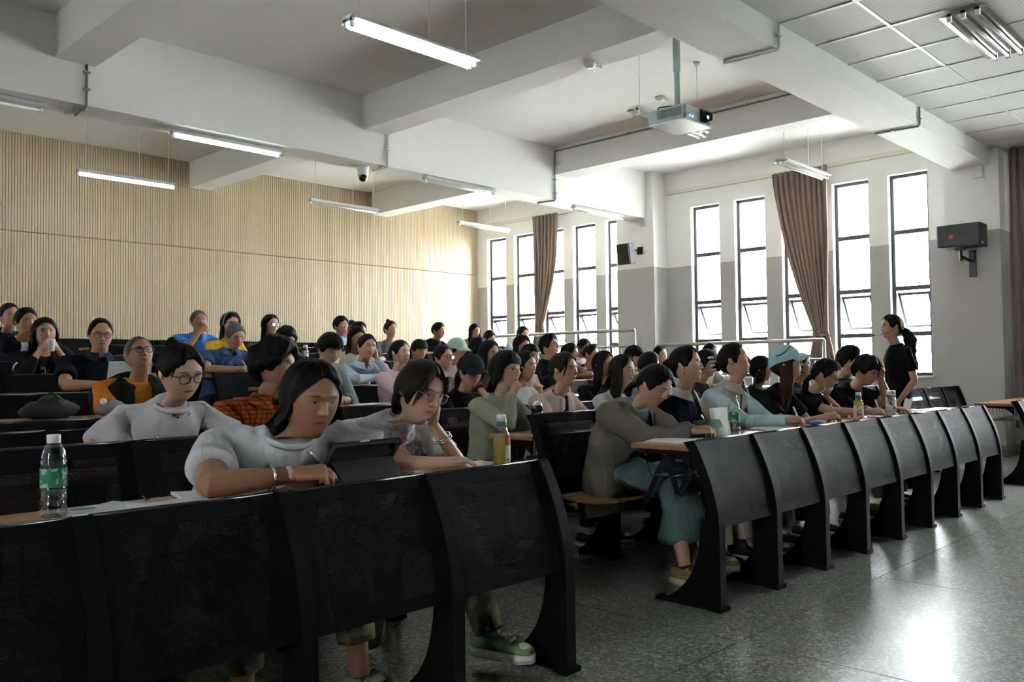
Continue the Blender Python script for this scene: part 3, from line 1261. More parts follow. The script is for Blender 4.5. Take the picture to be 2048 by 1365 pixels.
def glasses_obj(p, Rh, H, s, parent):
    st = p['glasses']
    mat = 'glasses_gold' if st in ('gold', 'gold_round') else 'glasses_dark'
    rr = .0012 if mat == 'glasses_gold' else (.0032 if st == 'thick' else .0022)
    m = MB()
    ln = MB()
    hw = lambda q: H + Rh @ Vector(q) * s
    n = 16
    for sg in (-1, 1):
        pts = []
        for i in range(n + 1):
            a = 2 * math.pi * i / n
            e = 1.0 if st == 'gold_round' else .72
            cx = math.copysign(abs(math.cos(a)) ** e, math.cos(a)) * .0235
            cz = math.copysign(abs(math.sin(a)) ** e, math.sin(a)) * (.0205 if st != 'thick' else .0185)
            pts.append((sg * .0315 + cx, .0985 - .06 * (abs(sg * .0315 + cx) - .02) ** 1 * .35, .002 + cz))
        m.tube([hw(q) for q in pts], rr * s, 6)
        ln.add([hw(q) for q in pts[:-1]], [tuple(range(n))])
        m.tube([hw((sg * .055, .096, .010)), hw((sg * .073, .080, .012)), hw((sg * .080, .02, .010)), hw((sg * .081, -.012, .004))], rr * s, 6)
    m.tube([hw((-.009, .100, .008)), hw((0, .1035, .011)), hw((.009, .100, .008))], rr * s, 6)
    g = m.obj('glasses', mat, parent, True)
    ln.obj('lens', 'lens_glass', g)
    return g

def cap_obj(p, Rh, H, s, parent):
    c = p['cap']
    m = MB()
    nph, nth = 28, 9
    ph = np.linspace(-np.pi, np.pi, nph, endpoint=False)
    rings = []
    for i in range(nth + 1):
        th = lobe(ph, rad(66), rad(82), rad(96)) * (i / nth)
        P = head_surface(np.maximum(th, .01), ph)
        Q = P * np.array([1, 1, 1]) + head_normal(P) * (.019 + .004 * math.sin(i / nth * 3.1))
        rings.append([H + Rh @ Vector(q) * s for q in Q])
    m.loft(rings, True, False)
    # brim
    top, bot = [], []
    nb = 13
    rows = 5
    V = []
    for r in range(rows):
        u = r / (rows - 1)
        for j in range(nb):
            a = -1.12 + 2.24 * j / (nb - 1)
            th = float(lobe(np.array([a]), rad(66), rad(82), rad(96))[0])
            q = head_surface(np.array([th]), np.array([a]))[0]
            q = q + head_normal(q[None])[0] * .018
            ext = .078 * u * math.cos(a * 1.15) ** .6 if abs(a) < 1.3 else 0
            V.append(H + Rh @ Vector((q[0] * (1 + .12 * u), q[1] + ext, q[2] - ext * .28 - .012 * u * (a / 1.1) ** 2)) * s)
    F = [(r * nb + j, r * nb + j + 1, (r + 1) * nb + j + 1, (r + 1) * nb + j) for r in range(rows - 1) for j in range(nb - 1)]
    n0 = len(V)
    V2 = V + [v - Rh @ Vector((0, 0, .004)) * s for v in V]
    F2 = F + [tuple(i + n0 for i in f[::-1]) for f in F]
    for j in range(nb - 1):
        F2.append(((rows - 1) * nb + j, (rows - 1) * nb + j + 1, n0 + (rows - 1) * nb + j + 1, n0 + (rows - 1) * nb + j))
    m.add(V2, F2)
    m.ball(rings[0][0] * .5 + rings[0][nph // 2] * .5, .008 * s, 8, 5)
    o = m.obj('cap', 'cloth', parent, True)
    o['cloth_col'] = c
    return o

PEOPLE_MADE = {}

def person(p):
    k = p['row']
    lod = p['lod']
    s = p.get('s', 1.0)
    male = p['sex'] == 'm'
    H = Vector(p['H'])
    standing = p.get('standing', False)
    Fz = FLOOR_Z[k] if not standing else 0
    a = rad(p.get('body', 0))
    fwd = Vector((-math.sin(a), -math.cos(a), 0))
    right = fwd.cross(Zv)
    Rt = Matrix((right, fwd, Zv)).transposed()
    Rh = mrot(p.get('yaw', 0), p.get('pitch', 0), p.get('roll', 0), Rt)
    lean = p.get('lean', 0)
    # neck base below and behind the head
    Rn = mrot(p.get('yaw', 0) * .4, p.get('pitch', 0) * .55, p.get('roll', 0) * .5, Rt)
    dY = (ROW_Y[k] - H.y) if not standing else .3
    na = rad(p.get('na', 18 + .75 * max(0, p.get('pitch', 0)) + 70 * max(0, dY - .5)))
    NB = H + Rh @ Vector((0, -.022, -.108)) * s - (Zv * math.cos(na) + fwd * math.sin(na)) * (p.get('nl', .068) * s)
    wd = (1.10 if male else .97) * p.get('bulk', 1.0)
    if standing:
        P0 = Vector((NB.x, NB.y, Fz + .90 * s)) + fwd * .0
    else:
        P0 = Vector((NB.x + p.get('px', 0), ROW_Y[k] - .24 - .40 * max(0, dY - .55), Fz + .52))
    spine = NB - P0
    # spine curve, bowed backwards when leaning forward
    mid = (P0 + NB) / 2 - fwd * (.05 + .10 * max(0, (NB - P0).dot(fwd)))
    def sp(t):
        return P0 * (1 - t) ** 2 + mid * 2 * t * (1 - t) + NB * t * t
    def spd(t):
        return ((mid - P0) * (1 - t) + (NB - mid) * t).normalized()
    def tring(t, rx, ry, n=20, sq=.85):
        c, d = sp(t), spd(t)
        f2 = (fwd - d * fwd.dot(d)).normalized()
        r2 = d.cross(f2) * -1
        r2 = (right - d * right.dot(d)).normalized()
        out = []
        for i in range(n):
            an = 2 * math.pi * i / n
            ca, sa = math.cos(an), math.sin(an)
            out.append(c + r2 * (rx * math.copysign(abs(ca) ** sq, ca)) + f2 * (ry * math.copysign(abs(sa) ** sq, sa)))
        return out
    tsh = .885
    d_s = spd(tsh)
    # ---- arms
    l1, l2 = .285 * s, .255 * s
    desk_z = (Fz + .768) if not standing else 0
    desk_y = ROW_Y[k - 1] if not standing else 0
    arms = {}
    for sd, sg in (('r', 1), ('l', -1)):
        S = sp(tsh) + right * (sg * .168 * wd * s) + (Zv - d_s * d_s.z) * .055 - d_s * .012
        pose = p.get('arm_' + sd, 'desk')
        nrm = Zv
        pole = right * sg * .8 - Zv * .75 - fwd * .2
        fd = None
        curl, kind = .35, 'rest'
        th = -right * sg
        if pose == 'desk':
            W = Vector((NB.x, desk_y + .235, desk_z + .040)) + right * (sg * .10)
            fd = (fwd * .5 - right * sg * .85 + Zv * .06)
        elif pose == 'cross':
            W = Vector((NB.x, desk_y + .20 + (.05 if sg > 0 else 0), desk_z + .03 + (.035 if sg > 0 else 0))) - right * (sg * .07)
            fd = (-right * sg + fwd * .1)
        elif pose == 'far':
            W = Vector((NB.x, desk_y + .19, desk_z + .040)) + right * (sg * .06)
            fd = (fwd * .8 - right * sg * .55)
        elif pose == 'write':
            W = Vector((NB.x, desk_y + .22, desk_z + .046)) + right * (sg * .07)
            fd = (fwd * .75 - right * sg * .65 + Zv * .12)
            curl, kind = .55, 'pen'
            nrm = Zv * .75 + right * sg * .55
        elif pose == 'lap':
            W = P0 + fwd * .28 + right * (sg * .08) + Zv * .10
            fd = fwd * .6 - right * sg * .5 - Zv * .3
        elif pose == 'side':
            W = S - Zv * (.48 * s) + fwd * .10 + right * sg * .02
            fd = -Zv + fwd * .2
            nrm = right * sg
            pole = -fwd + right * sg * .2
        elif pose in ('chin', 'cheek', 'mouth', 'ear', 'brow'):
            off = {'chin': (sg * .010, .060, -.150), 'cheek': (sg * .082, .030, -.115), 'mouth': (sg * .02, .115, -.115), 'ear': (sg * .105, .018, -.085), 'brow': (sg * .085, .085, -.03)}[pose]
            W = H + Rh @ Vector(off) * s
            pole = -Zv * .8 + fwd * .75 + right * sg * .45
            tgt = {'chin': (-sg * .02, .085, -.085), 'cheek': (sg * .055, .055, -.03), 'mouth': (-sg * .035, .118, -.06), 'ear': (sg * .085, .005, .02), 'brow': (sg * .045, .10, .075)}[pose]
            fd = Rh @ (Vector(tgt) - Vector(off))
            nrm = {'chin': fwd, 'cheek': fwd * .6 + right * sg * .8, 'mouth': fwd, 'ear': right * sg + fwd * .5, 'brow': fwd * .8 + right * sg * .5}[pose]
            curl, kind = {'chin': (1.35, 'fist'), 'cheek': (1.1, 'fist'), 'mouth': (.75, 'rest'), 'ear': (.8, 'rest'), 'brow': (.25, 'rest')}[pose]
            th = {'chin': Rh @ Vector((-sg, 0, .3))}.get(pose, Rh @ Vector((-sg * .5, -.4, .5)))
        elif pose == 'hold':
            W = H + Rh @ Vector((sg * .055, .135, -.135)) * s
            fd = Rh @ Vector((-sg * .5, .35, .35))
            nrm = right * sg + fwd * .6
            curl, kind = .7, 'rest'
            pole = -Zv + right * sg * .6
        elif pose == 'clasp':
            W = sp(.62) + fwd * .24 + right * (sg * .035)
            fd = fwd * .3 + Zv * .7 - right * sg * .35
            nrm = right * sg + fwd * .3
            curl, kind = .9, 'fist'
            pole = -Zv + right * sg * .5
        elif pose == 'type':
            W = Vector((NB.x, desk_y + .22, desk_z + .05)) + right * (sg * .08)
            fd = fwd
            curl = .5
        if p.get('w' + sd):
            W = Vector(p['w' + sd])
        if p.get('f' + sd):
            fd = Vector(p['f' + sd])
        E, W = ik(S, W, l1, l2, pole)
        if pose in ('desk', 'far', 'write', 'cross', 'type'):
            # swing the elbow so that it stays on or above the desk
            best = None
            for q in range(-70, 62, 4):
                pl = right * (sg * math.cos(rad(q))) - Zv * math.sin(rad(q)) - fwd * .15
                E2, W2 = ik(S, W, l1, l2, pl)
                lim = desk_z + .04 if E2.y < desk_y + .42 else Fz + .60
                if E2.z >= lim and (best is None or E2.z < best.z):
                    best = E2
            if best is not None:
                E = best
        if p.get('e' + sd):
            tg = Vector(p['e' + sd])
            E = min((ik(S, W, l1, l2, right * math.cos(rad(q)) - Zv * math.sin(rad(q)) - fwd * .35 * math.cos(rad(q * 2)))[0] for q in range(0, 360, 6)), key=lambda e_: (e_ - tg).length)
        arms[sd] = dict(S=S, E=E, W=W, fd=Vector(fd).normalized(), n=nrm, curl=curl, kind=kind, th=th, pose=pose, sg=sg)
    # ---- body (skin) mesh: torso core, arms, hands, bare legs
    vox = (.0048, .0068, .0095)[lod]
    b = MB()
    core = [(0.12, .09, .06), (.5, .10, .065), (.8, .11, .06), (.92, .07, .045), (1.0, .045, .04)]
    b.loft([tring(t, x * wd * s, y * s, 14) for t, x, y in core])
    ar = (1.12 if male else .92) * p.get('bulk', 1.0) ** .5
    for sd, A_ in arms.items():
        S, E, W = A_['S'], A_['E'], A_['W']
        inn = sp(tsh)
        b.tube([inn, S, S * .65 + E * .35, S * .3 + E * .7, E], [.030 * s, .036 * s * ar, .040 * s * ar, .039 * s * ar, .036 * s * ar], 12)
        b.tube([S * .1 + E * .9, E, E * .75 + W * .25, E * .45 + W * .55, E * .12 + W * .88, W + (W - E).normalized() * .01], [.034 * s * ar, .036 * s * ar, .0365 * s * ar, .0315 * s * ar, .025 * s * ar, .024 * s * ar], 12, flat=.92)
        tip = hand(b, W, A_['fd'], A_['n'], A_['th'], A_['curl'], s * (1.04 if male else .95), 1.0, A_['kind'])
        A_['tip'] = tip
    # legs
    hip, knee, ank = {}, {}, {}
    for sg in (1, -1):
        hp = P0 + right * (sg * .095 * wd) - Zv * .02
        if standing:
            kn = hp + fwd * .03 - Zv * .42
            an = Vector((kn.x, kn.y, Fz + .09)) - fwd * .02
        else:
            kn = Vector((P0.x, P0.y, Fz + .50)) + fwd * .42 + right * (sg * p.get('knee', .11))
            an = Vector((kn.x, kn.y, Fz + .10)) + fwd * p.get('foot_' + ('r' if sg > 0 else 'l'), .04) + right * (sg * .01)
        hip[sg], knee[sg], ank[sg] = hp, kn, an
        if p.get('bare'):
            b.tube([hp * .12 + kn * .88, kn, kn * .75 + an * .25, kn * .35 + an * .65, an], [.065 * s, .053 * s, .056 * s, .042 * s, .034 * s], 12)
        elif p.get('ankle'):
            b.tube([kn * .55 + an * .45, kn * .25 + an * .75, an], [.045, .038, .034], 12)
    hv, hf, ha = make_head(p, Rh, H, NB, Rt, s, lod)
    def body_done(V, N, F):
        Fl = [tuple(q) for q in F.tolist()] + [tuple(i + len(V) for i in q) for q in hf]
        me = fast_mesh('person', np.concatenate([V, hv]), Fl, 'skin', np.concatenate([np.full((len(V), 3), -9.0), ha]))
        p['_me'] = me
    queue(b, vox, 3, body_done)
    # ---- garments
    gm = []
    def garment(name, base, col, sleeve='short', infl=0.0, wrinkle=.006, cut=None, mat=None, t0=-.12, tneck=1.0, fullness=1.0, vest=False, hood=False):
        g = MB()
        f = fullness
        prof_ = [(t0, .165 * f, .115), (.02, .168 * f, .125), (.22, .150 * f, .115), (.48, .160 * f, .120), (.70, .172, .118), (.86, .166, .098), (.935, .125, .082), (.985, .086, .070), (tneck + .02, .068, .064)]
        if not male:
            prof_ = [(t, x * (.93 if t < .7 else .98), y * (1.04 if .4 < t < .75 else .96)) for t, x, y in prof_]
        if vest:
            prof_ = [(t, x * (1.16 if .65 < t < .9 else 1.06), y * 1.04) for t, x, y in prof_]
        g.loft([tring(t, (x + infl) * wd * s, (y + infl) * s * p.get('bulk', 1.0), 24) for t, x, y in prof_])
        for sd, A_ in arms.items():
            S, E, W = A_['S'], A_['E'], A_['W']
            inn = sp(tsh) * .55 + S * .45
            r0 = (.062 + infl) * ar * s
            if vest:
                continue
            if sleeve == 'short':
                e = .66
                g.tube([inn, S + (S - inn) * .08, S * .55 + E * .45, S * (1 - e) + E * e, S * (1 - e - .02) + E * (e + .02)], [r0 * 1.0, r0 * .95, r0 * 1.0, r0 * 1.08, r0 * 1.0], 14)
            else:
                g.tube([inn, S, S * .55 + E * .45, S * .12 + E * .88, E], [r0 * 1.06, r0 * 1.02, r0 * .95, r0 * .90, r0 * .86], 14)
                e = .93 if sleeve == 'long' else .62
                g.tube([S * .12 + E * .88, E, E * .7 + W * .3, E * (1 - e) + W * e, E * (1 - e - .03) + W * (e + .03)], [r0 * .82, r0 * .86, r0 * .80, r0 * .62, r0 * .56], 14)
        if hood:
            c0 = NB - fwd * .06 * s
            pts = []
            for i in range(13):
                an = math.pi * (-.15 + 1.3 * i / 12)
                pts.append(NB + right * (.105 * s * math.cos(an)) - fwd * (.105 * s * math.sin(an) + .01) + Zv * (-.03 + .035 * math.sin(an)))
            g.tube(pts, [.018] + [.03 + .018 * math.sin(math.pi * i / 12) for i in range(1, 12)] + [.018], 10)
        vx = (.0085, .0115, .015)[lod]
        seed = p['seed'] + len(gm)
        def done(V, N, F):
            w = np.abs(wobble(V * np.array([1, 1, .5]), seed, 24)) * -1.1 + .35 + wobble(V, seed + 9, 50) * .4
            V2 = V + N * (w * wrinkle * 1.5)[:, None]
            if cut:
                # open front: drop the faces in a wedge at the breast
                c = V2[F].mean(1)
                rel = c - np.array(NB[:])
                xr = rel @ np.array(right[:])
                yf = rel @ np.array(fwd[:])
                z = rel[:, 2]
                wz = cut[0] + (cut[1] - cut[0]) * np.clip(-z / .5, 0, 1)
                ctr = np.array([(sp(np.clip(1 + q / max(.2, spine.length), 0, 1)) - NB).dot(fwd) for q in z]) if lod == 0 else np.clip(z / spine.length, -1, 0) * (NB - P0).dot(fwd)
                kill = (np.abs(xr) < wz) & (yf > ctr + .02)
                F2 = F[~kill]
                used = np.unique(F2)
                mp = np.zeros(len(V2), int)
                mp[used] = np.arange(len(used))
                V2, F2 = V2[used], mp[F2]
            else:
                F2 = F
            me = fast_mesh(name, V2, np.ascontiguousarray(F2), mat or 'cloth')
            o = link(base, me, p['_obj'])
            if not mat:
                o['cloth_col'] = col
            if cut:
                md = o.modifiers.new('thick', 'SOLIDIFY')
                md.thickness = .005
            p.setdefault('_garm', {})[base] = o
        gm.append(1)
        queue(g, vx, 4, done)
    for gname, kw in p['wear']:
        kw = dict(kw)
        garment(gname, gname, kw.pop('col', (.5, .5, .5)), **kw)
    # trousers / skirt
    leg = p.get('legs', dict(col=(.03, .03, .04)))
    if leg:
        g = MB()
        g.loft([tring(t, x * wd * s, y * s, 20) for t, x, y in ((-.16, .13, .10), (-.05, .165, .12), (.08, .160, .118), (.16, .145, .108))])
        lf = leg.get('full', 1.0)
        if leg.get('skirt'):
            base = (knee[1] + knee[-1]) / 2
            rr = []
            for (c, rx, ry) in ((P0 + Zv * .05, .15, .12), (P0 * .5 + base * .5 + Zv * .02, .165, .085), (base + Zv * .0, .165, .085), (base + fwd * .05 - Zv * .12, .16, .085), (base + fwd * .03 - Zv * .27, .165, .11), (base + fwd * .02 - Zv * .30, .14, .08)):
                rr.append([c + right * (rx * math.cos(q)) + (fwd * .3 + Zv * .95 if c.z > base.z - .05 else fwd) * (ry * math.sin(q)) for q in [2 * math.pi * i / 20 for i in range(20)]])
            g.loft(rr)
        else:
            cut_ = leg.get('cut', .93)
            for sg in (1, -1):
                hp, kn, an = hip[sg], knee[sg], ank[sg]
                e1 = kn * (1 - cut_) + an * cut_
                g.tube([hp - (kn - hp) * .1, hp * .6 + kn * .4, hp * .15 + kn * .85, kn], [.09 * s, .085 * s * lf, .072 * s * lf, .066 * s * lf], 12)
                g.tube([hp * .1 + kn * .9 + Zv * .0, kn, kn * .6 + e1 * .4, e1], [.062 * s * lf, .067 * s * lf, .062 * s * lf, .055 * s * lf * leg.get('flare', 1.0)], 12)
        vx = (.011, .014, .019)[lod]
        sd_ = p['seed'] + 31
        nm = leg.get('name', 'trousers')
        def ldone(V, N, F):
            V2 = V + N * (wobble(V, sd_, 22) * .006)[:, None]
            me = fast_mesh(nm, V2, F, leg.get('mat') or 'cloth')
            o = link(nm, me, p['_obj'])
            if not leg.get('mat'):
                o['cloth_col'] = leg['col']
        queue(g, vx, 3, ldone)
    def finish_pre():
        me = p['_me']
        o = bpy.data.objects.new('person', me)
        COL.objects.link(o)
        o['skin'] = p['skin']
        o['eye_open'] = float(p.get('eye', 1.0))
        o['lip'] = p.get('lip', (.34, .10, .085) if male else (.42, .085, .08))
        o['brow'] = p.get('brow', (.012, .009, .008))
        tag(o, p['label'], 'person', 'lecture audience' if not standing else None)
        p['_obj'] = o
    p['_pre'] = finish_pre
    def finish_post():
        o = p['_obj']
        if p.get('hair'):
            V, F, A = make_hair(p, Rh, H, s, lod)
            me = fast_mesh('hair', V, F, 'hair', A)
            h = link('hair', me, o)
            h['hair_col'] = p['hair'].get('col', (.0085, .0070, .0062))
        if p.get('glasses'):
            glasses_obj(p, Rh, H, s, o)
        if p.get('cap'):
            cap_obj(p, Rh, H, s, o)
        # collar
        cl = p.get('collar')
        if cl:
            m = MB()
            if cl['kind'] == 'crew':
                R = spd(.97)
                pts = []
                for i in range(21):
                    an = 2 * math.pi * i / 20
                    pts.append(sp(.99) + right * (.078 * wd ** .5 * s * math.cos(an)) + fwd * (.071 * s * math.sin(an) + .004) + Zv * (-.030 * s * max(0, math.sin(an)) + .004))
                m.tube(pts, .0042 * s, 8, flat=2.8)
            else:
                n = 18
                V = []
                for i in range(n + 1):
                    an = rad(-74) + rad(328) * i / n + math.pi / 2 + rad(16) * 0
                    an = math.pi / 2 + rad(16) + rad(328) * i / n
                    u = abs(i / n - .5) * 2
                    rx, ry = .070 * s, .066 * s
                    top_ = sp(1.02) + right * (rx * math.cos(an)) + fwd * (ry * math.sin(an)) + Zv * (.030 - .02 * max(0, math.sin(an))) * s
                    out_ = sp(.985) + right * (rx * 1.5 * math.cos(an)) + fwd * (ry * 1.45 * math.sin(an) + .016 * u) + Zv * (.004 - .045 * u * max(0, math.sin(an))) * s
                    V += [top_, (top_ + out_) / 2 + Zv * .008, out_]
                F = [(3 * i + q, 3 * i + 3 + q, 3 * i + 4 + q, 3 * i + 1 + q) for i in range(n) for q in (0, 1)]
                n0 = len(V)
                V2 = V + [v - Zv * .006 for v in V]
                F = F + [tuple(i + n0 for i in f[::-1]) for f in F] + [(3 * i + 2, 3 * i + 5, n0 + 3 * i + 5, n0 + 3 * i + 2) for i in range(n)]
                m.add(V2, F)
            c = m.obj('collar', cl.get('mat') or 'cloth', o, True)
            c['cloth_col'] = cl.get('col', (.5, .5, .5))
        sh = p.get('shoes', ('low', 'shoe_black'))
        if sh:
            for sg in (1, -1):
                so = link('shoe', shoe(*sh), o)
                an = ank[sg]
                tz = p.get('toe', 0)
                so.location = (an.x, an.y, Fz + (p.get('lift_l', 0) if sg < 0 else p.get('lift_r', 0)))
                ang = math.atan2(fwd.y, fwd.x) - math.pi / 2 + rad(p.get('splay', 6)) * -sg
                so.rotation_euler = (rad(p.get('toe', 0)), 0, ang)
        # move the origin to the floor under the person
        B = Vector((P0.x, P0.y, Fz))
        o.data.transform(Matrix.Translation(-B))
        o.location = B
        for ch in o.children:
            ch.location = ch.location - B
        PEOPLE_MADE[p['id']] = dict(arms=arms, H=H, NB=NB, Rh=Rh, sp=sp, spd=spd, right=right, fwd=fwd, obj=o, s=s, wd=wd, knee=knee, ank=ank)
    p['_post'] = finish_post

def make_people(table):
    for p in table:
        person(p)
    run_all()
    for p in table:
        p['_post']()

def run_all():
    # the first queued job of every person is the body: it must exist before the garments are parented
    dg = bpy.context.evaluated_depsgraph_get()
    dg.update()
    out = []
    for o, cb in REM:
        ev = o.evaluated_get(dg)
        me = ev.to_mesh()
        n = len(me.vertices)
        V = np.empty(n * 3, np.float32)
        me.vertices.foreach_get('co', V)
        N = np.empty(n * 3, np.float32)
        me.vertices.foreach_get('normal', N)
        F = np.empty(len(me.loops), np.int32)
        me.loops.foreach_get('vertex_index', F)
        out.append((V.reshape(-1, 3).astype(float), N.reshape(-1, 3).astype(float), F.reshape(-1, 4), cb))
        ev.to_mesh_clear()
    for o, cb in REM:
        me = o.data
        bpy.data.objects.remove(o)
        bpy.data.meshes.remove(me)
    REM.clear()
    for V, N, F, cb in out:
        if cb.__name__ == 'body_done':
            cb(V, N, F)
    for p in TABLE:
        p['_pre']()
    for V, N, F, cb in out:
        if cb.__name__ != 'body_done':
            cb(V, N, F)

# ------------------------------------------------------------------ people: who sits where
BROWN = (.030, .017, .010)
DKBROWN = (.016, .010, .007)
REDBROWN = (.050, .018, .011)
GREY = (.13, .125, .12)
SKINS = {'tan': (.33, .165, .098), 'mid': (.45, .255, .165), 'pale': (.53, .33, .235)}
def hair(**k):
    return k
TABLE = []
def who(id, row, H, sex, lod, hr, wear, label, **k):
    k['skin'] = SKINS[k.get('skin', 'mid')]
    TABLE.append(dict(id=id, row=row, H=H, sex=sex, lod=lod, hair=hr, wear=wear, label=label, seed=11 + 7 * len(TABLE), **k))
who('white_tee_man', 1, (1.592, 2.460, 1.067), 'm', 0, hair(drop=.11,part=.12,line=(44,88,132),open=70,tuck=.5,thick=.014,face=.9,sweep=.11), [('shirt',dict(col=(.62,.62,.64),fullness=1.15,wrinkle=0.008))], 'long-haired person in plain white T-shirt writing, silver bangle on wrist', pitch=16, yaw=4, roll=-3, arm_r='write', arm_l='far', wr=(1.499, 2.414, 0.825), fr=(0.8, -0.55, 0.08), na=68, nl=0.088, wl=(1.761, 2.488, 0.815), fl=(-0.75, -0.6, 0.05), skin='tan', collar=dict(kind='crew',col=(.62,.62,.64)), bulk=1.08, s=1.04, eye=0.55, legs=dict(mat='camo',cut=.72,col=(0,0,0),full=1.2), shoes=('low','shoe_white'), ankle=True, knee=0.2, foot_r=0.02, foot_l=0.06)
who('cheek_girl', 1, (2.163, 2.580, 1.072), 'f', 0, hair(tail=(0,-.10,.0,.20,.034),part=-.2,line=(46,106,134),thick=.015,col=BROWN,locks=[(.045,.07,.085,.066,.075,-.02,.012),(.055,.06,.08,.072,.062,-.05,.010),(-.045,.07,.085,-.062,.075,-.01,.011)]), [('shirt',dict(col=(.62,.62,.64),fullness=1.1,wrinkle=0.007))], 'girl in white T-shirt with bright floral print, cheek on fist, round glasses', pitch=17, yaw=2, roll=-9, arm_r='far', arm_l='cheek', na=76, nl=0.09, wr=(2.105, 2.384, 0.815), fr=(0.85, -0.5, 0.05), skin='pale', glasses='gold_round', collar=dict(kind='crew',col=(.62,.62,.64)), eye=0.35, legs=dict(mat='camo',cut=.9,col=(0,0,0),full=1.1), shoes=('high','shoe_green'), foot_l=0.2, foot_r=-0.05, splay=18, knee=0.2, lift_l=0.05)
who('bun_woman', 2, (1.670, 3.570, 1.157), 'f', 0, hair(bun=(.0,-.085,.085,.030),line=(48,86,130),thick=.014,part=.5,locks=[(.05,.06,.08,.07,.05,-.01,.008)]), [('shirt',dict(col=(.62,.62,.64),fullness=1.1,wrinkle=0.007))], 'woman with black hair bun and dark glasses, white top with dashed embroidery', pitch=19, yaw=-3, roll=4, arm_r='write', arm_l='desk', wr=(1.5, 3.52, 0.825), wl=(1.9, 3.52, 0.815), skin='pale', glasses='dark', eye=0.2, collar=dict(kind='crew',col=(.62,.62,.64)))
who('curly_man', 2, (2.246, 3.780, 1.185), 'm', 0, hair(thick=.024,curl=.032,line=(58,96,134)), [('shirt',dict(col=(.4,.1,.02),mat='orange_plaid',sleeve='long'))], 'man with bushy curly hair in rust-orange checked shirt', pitch=4, yaw=-30, skin='tan', arm_r='desk', arm_l='desk', collar=dict(kind='polo',mat='orange_plaid'))
who('vest_man', 4, (2.413, 5.780, 1.281), 'm', 1, hair(thick=.007,col=GREY,line=(34,92,132),m=8), [('shirt',dict(col=(.62,.20,.03))),('vest',dict(col=(.014,.015,.016),vest=True,infl=.036,cut=(.055,.06)))], 'grey-haired man in orange T-shirt and black vest gazing upward', pitch=-16, yaw=0, skin='tan', glasses='thin', arm_r='desk', arm_l='desk', bulk=1.12)
who('polo_man', 5, (2.484, 6.620, 1.450), 'm', 1, hair(thick=.007,line=(38,92,132),m=8), [('shirt',dict(col=(.012,.014,.02)))], 'man with receding hair in dark polo shirt using a laptop', pitch=10, yaw=12, skin='mid', glasses='thin', collar=dict(kind='polo',col=(.02,.028,.05)), arm_r='type', arm_l='type', bulk=1.1, eye=0.3)
who('drink_woman', 6, (2.397, 7.550, 1.490), 'f', 1, hair(drop=.10,part=.3,line=(48,86,130),thick=.018,wave=.012), [('shirt',dict(col=(.2,.2,.2),mat='zebra')),('blazer',dict(col=(.012,.011,.012),sleeve='half',infl=.014,cut=(.03,.06)))], 'woman in black blazer sipping from a cup with a straw', pitch=-4, yaw=4, skin='mid', arm_r='hold', arm_l='hold')
who('jacket_man', 7, (2.471, 8.250, 1.619), 'm', 2, hair(thick=.012,col=DKBROWN), [('shirt',dict(col=(.6,.6,.6))),('jacket',dict(col=(.014,.017,.025),sleeve='long',infl=.014,cut=(.03,.05)))], 'man in navy jacket over white shirt at the far left', pitch=2, yaw=-8, skin='tan', arm_r='desk', arm_l='desk')
who('left_woman', 8, (2.564, 9.050, 1.716), 'f', 2, hair(bun=(0,-.10,-.01,.03),line=(48,88,132),thick=.008), [('shirt',dict(col=(.02,.03,.04)))], 'woman with tied-back hair at the left edge by the slatted wall', yaw=-8, skin='mid')
who('grey_polo_man', 6, (4.004, 7.450, 1.495), 'm', 1, hair(thick=.009,col=GREY,line=(46,90,132)), [('shirt',dict(col=(.05,.115,.25)))], 'grey-haired man in slate-blue polo shirt writing', pitch=22, yaw=0, skin='mid', arm_r='write', arm_l='desk', collar=dict(kind='polo',col=(.05,.115,.25)), eye=0.1)
who('yellow_woman', 7, (4.500, 8.480, 1.668), 'f', 2, hair(drop=.16,part=.0,line=(48,86,130),thick=.014,open=75), [('shirt',dict(col=(.78,.46,.03)))], 'woman in yellow T-shirt with blue headband and glasses', yaw=0, pitch=4, skin='pale', glasses='thin', arm_r='desk', arm_l='desk')
who('blue_polo_man', 8, (4.553, 9.300, 1.741), 'm', 2, hair(thick=.010,col=(.10,.095,.09),line=(44,90,132)), [('shirt',dict(col=(.06,.21,.62)))], 'man in bright blue polo shirt holding hand to mouth', yaw=6, skin='tan', arm_r='mouth', arm_l='desk', collar=dict(kind='polo',col=(.06,.21,.62)))
who('long_black_woman', 7, (5.019, 8.550, 1.670), 'f', 2, hair(drop=.26,part=.0,line=(46,86,130),thick=.016,open=64), [('shirt',dict(col=(.02,.02,.03),mat='speckle'))], 'woman with long black hair and glasses in speckled dark top', yaw=-6, skin='pale', glasses='thin', arm_r='desk', arm_l='cross')
who('tousled_man', 6, (4.572, 7.500, 1.479), 'm', 2, hair(thick=.018,line=(60,92,132),curl=.012), [('shirt',dict(col=(.05,.05,.06)))], 'dark tousled head looking down behind the curly-haired man', pitch=26, yaw=0, skin='mid', glasses='dark', eye=0.1)
who('teal_hoodie_man', 4, (3.741, 5.520, 1.327), 'm', 1, hair(thick=.016,line=(52,92,132),fringe=.034,part=.1), [('shirt',dict(col=(.012,.012,.014))),('hoodie',dict(col=(.20,.27,.27),sleeve='long',infl=.014,cut=(.035,.05),hood=True))], 'young man in pale teal hoodie looking down at his paper', pitch=28, yaw=4, skin='mid', arm_r='write', arm_l='desk', eye=0.1)
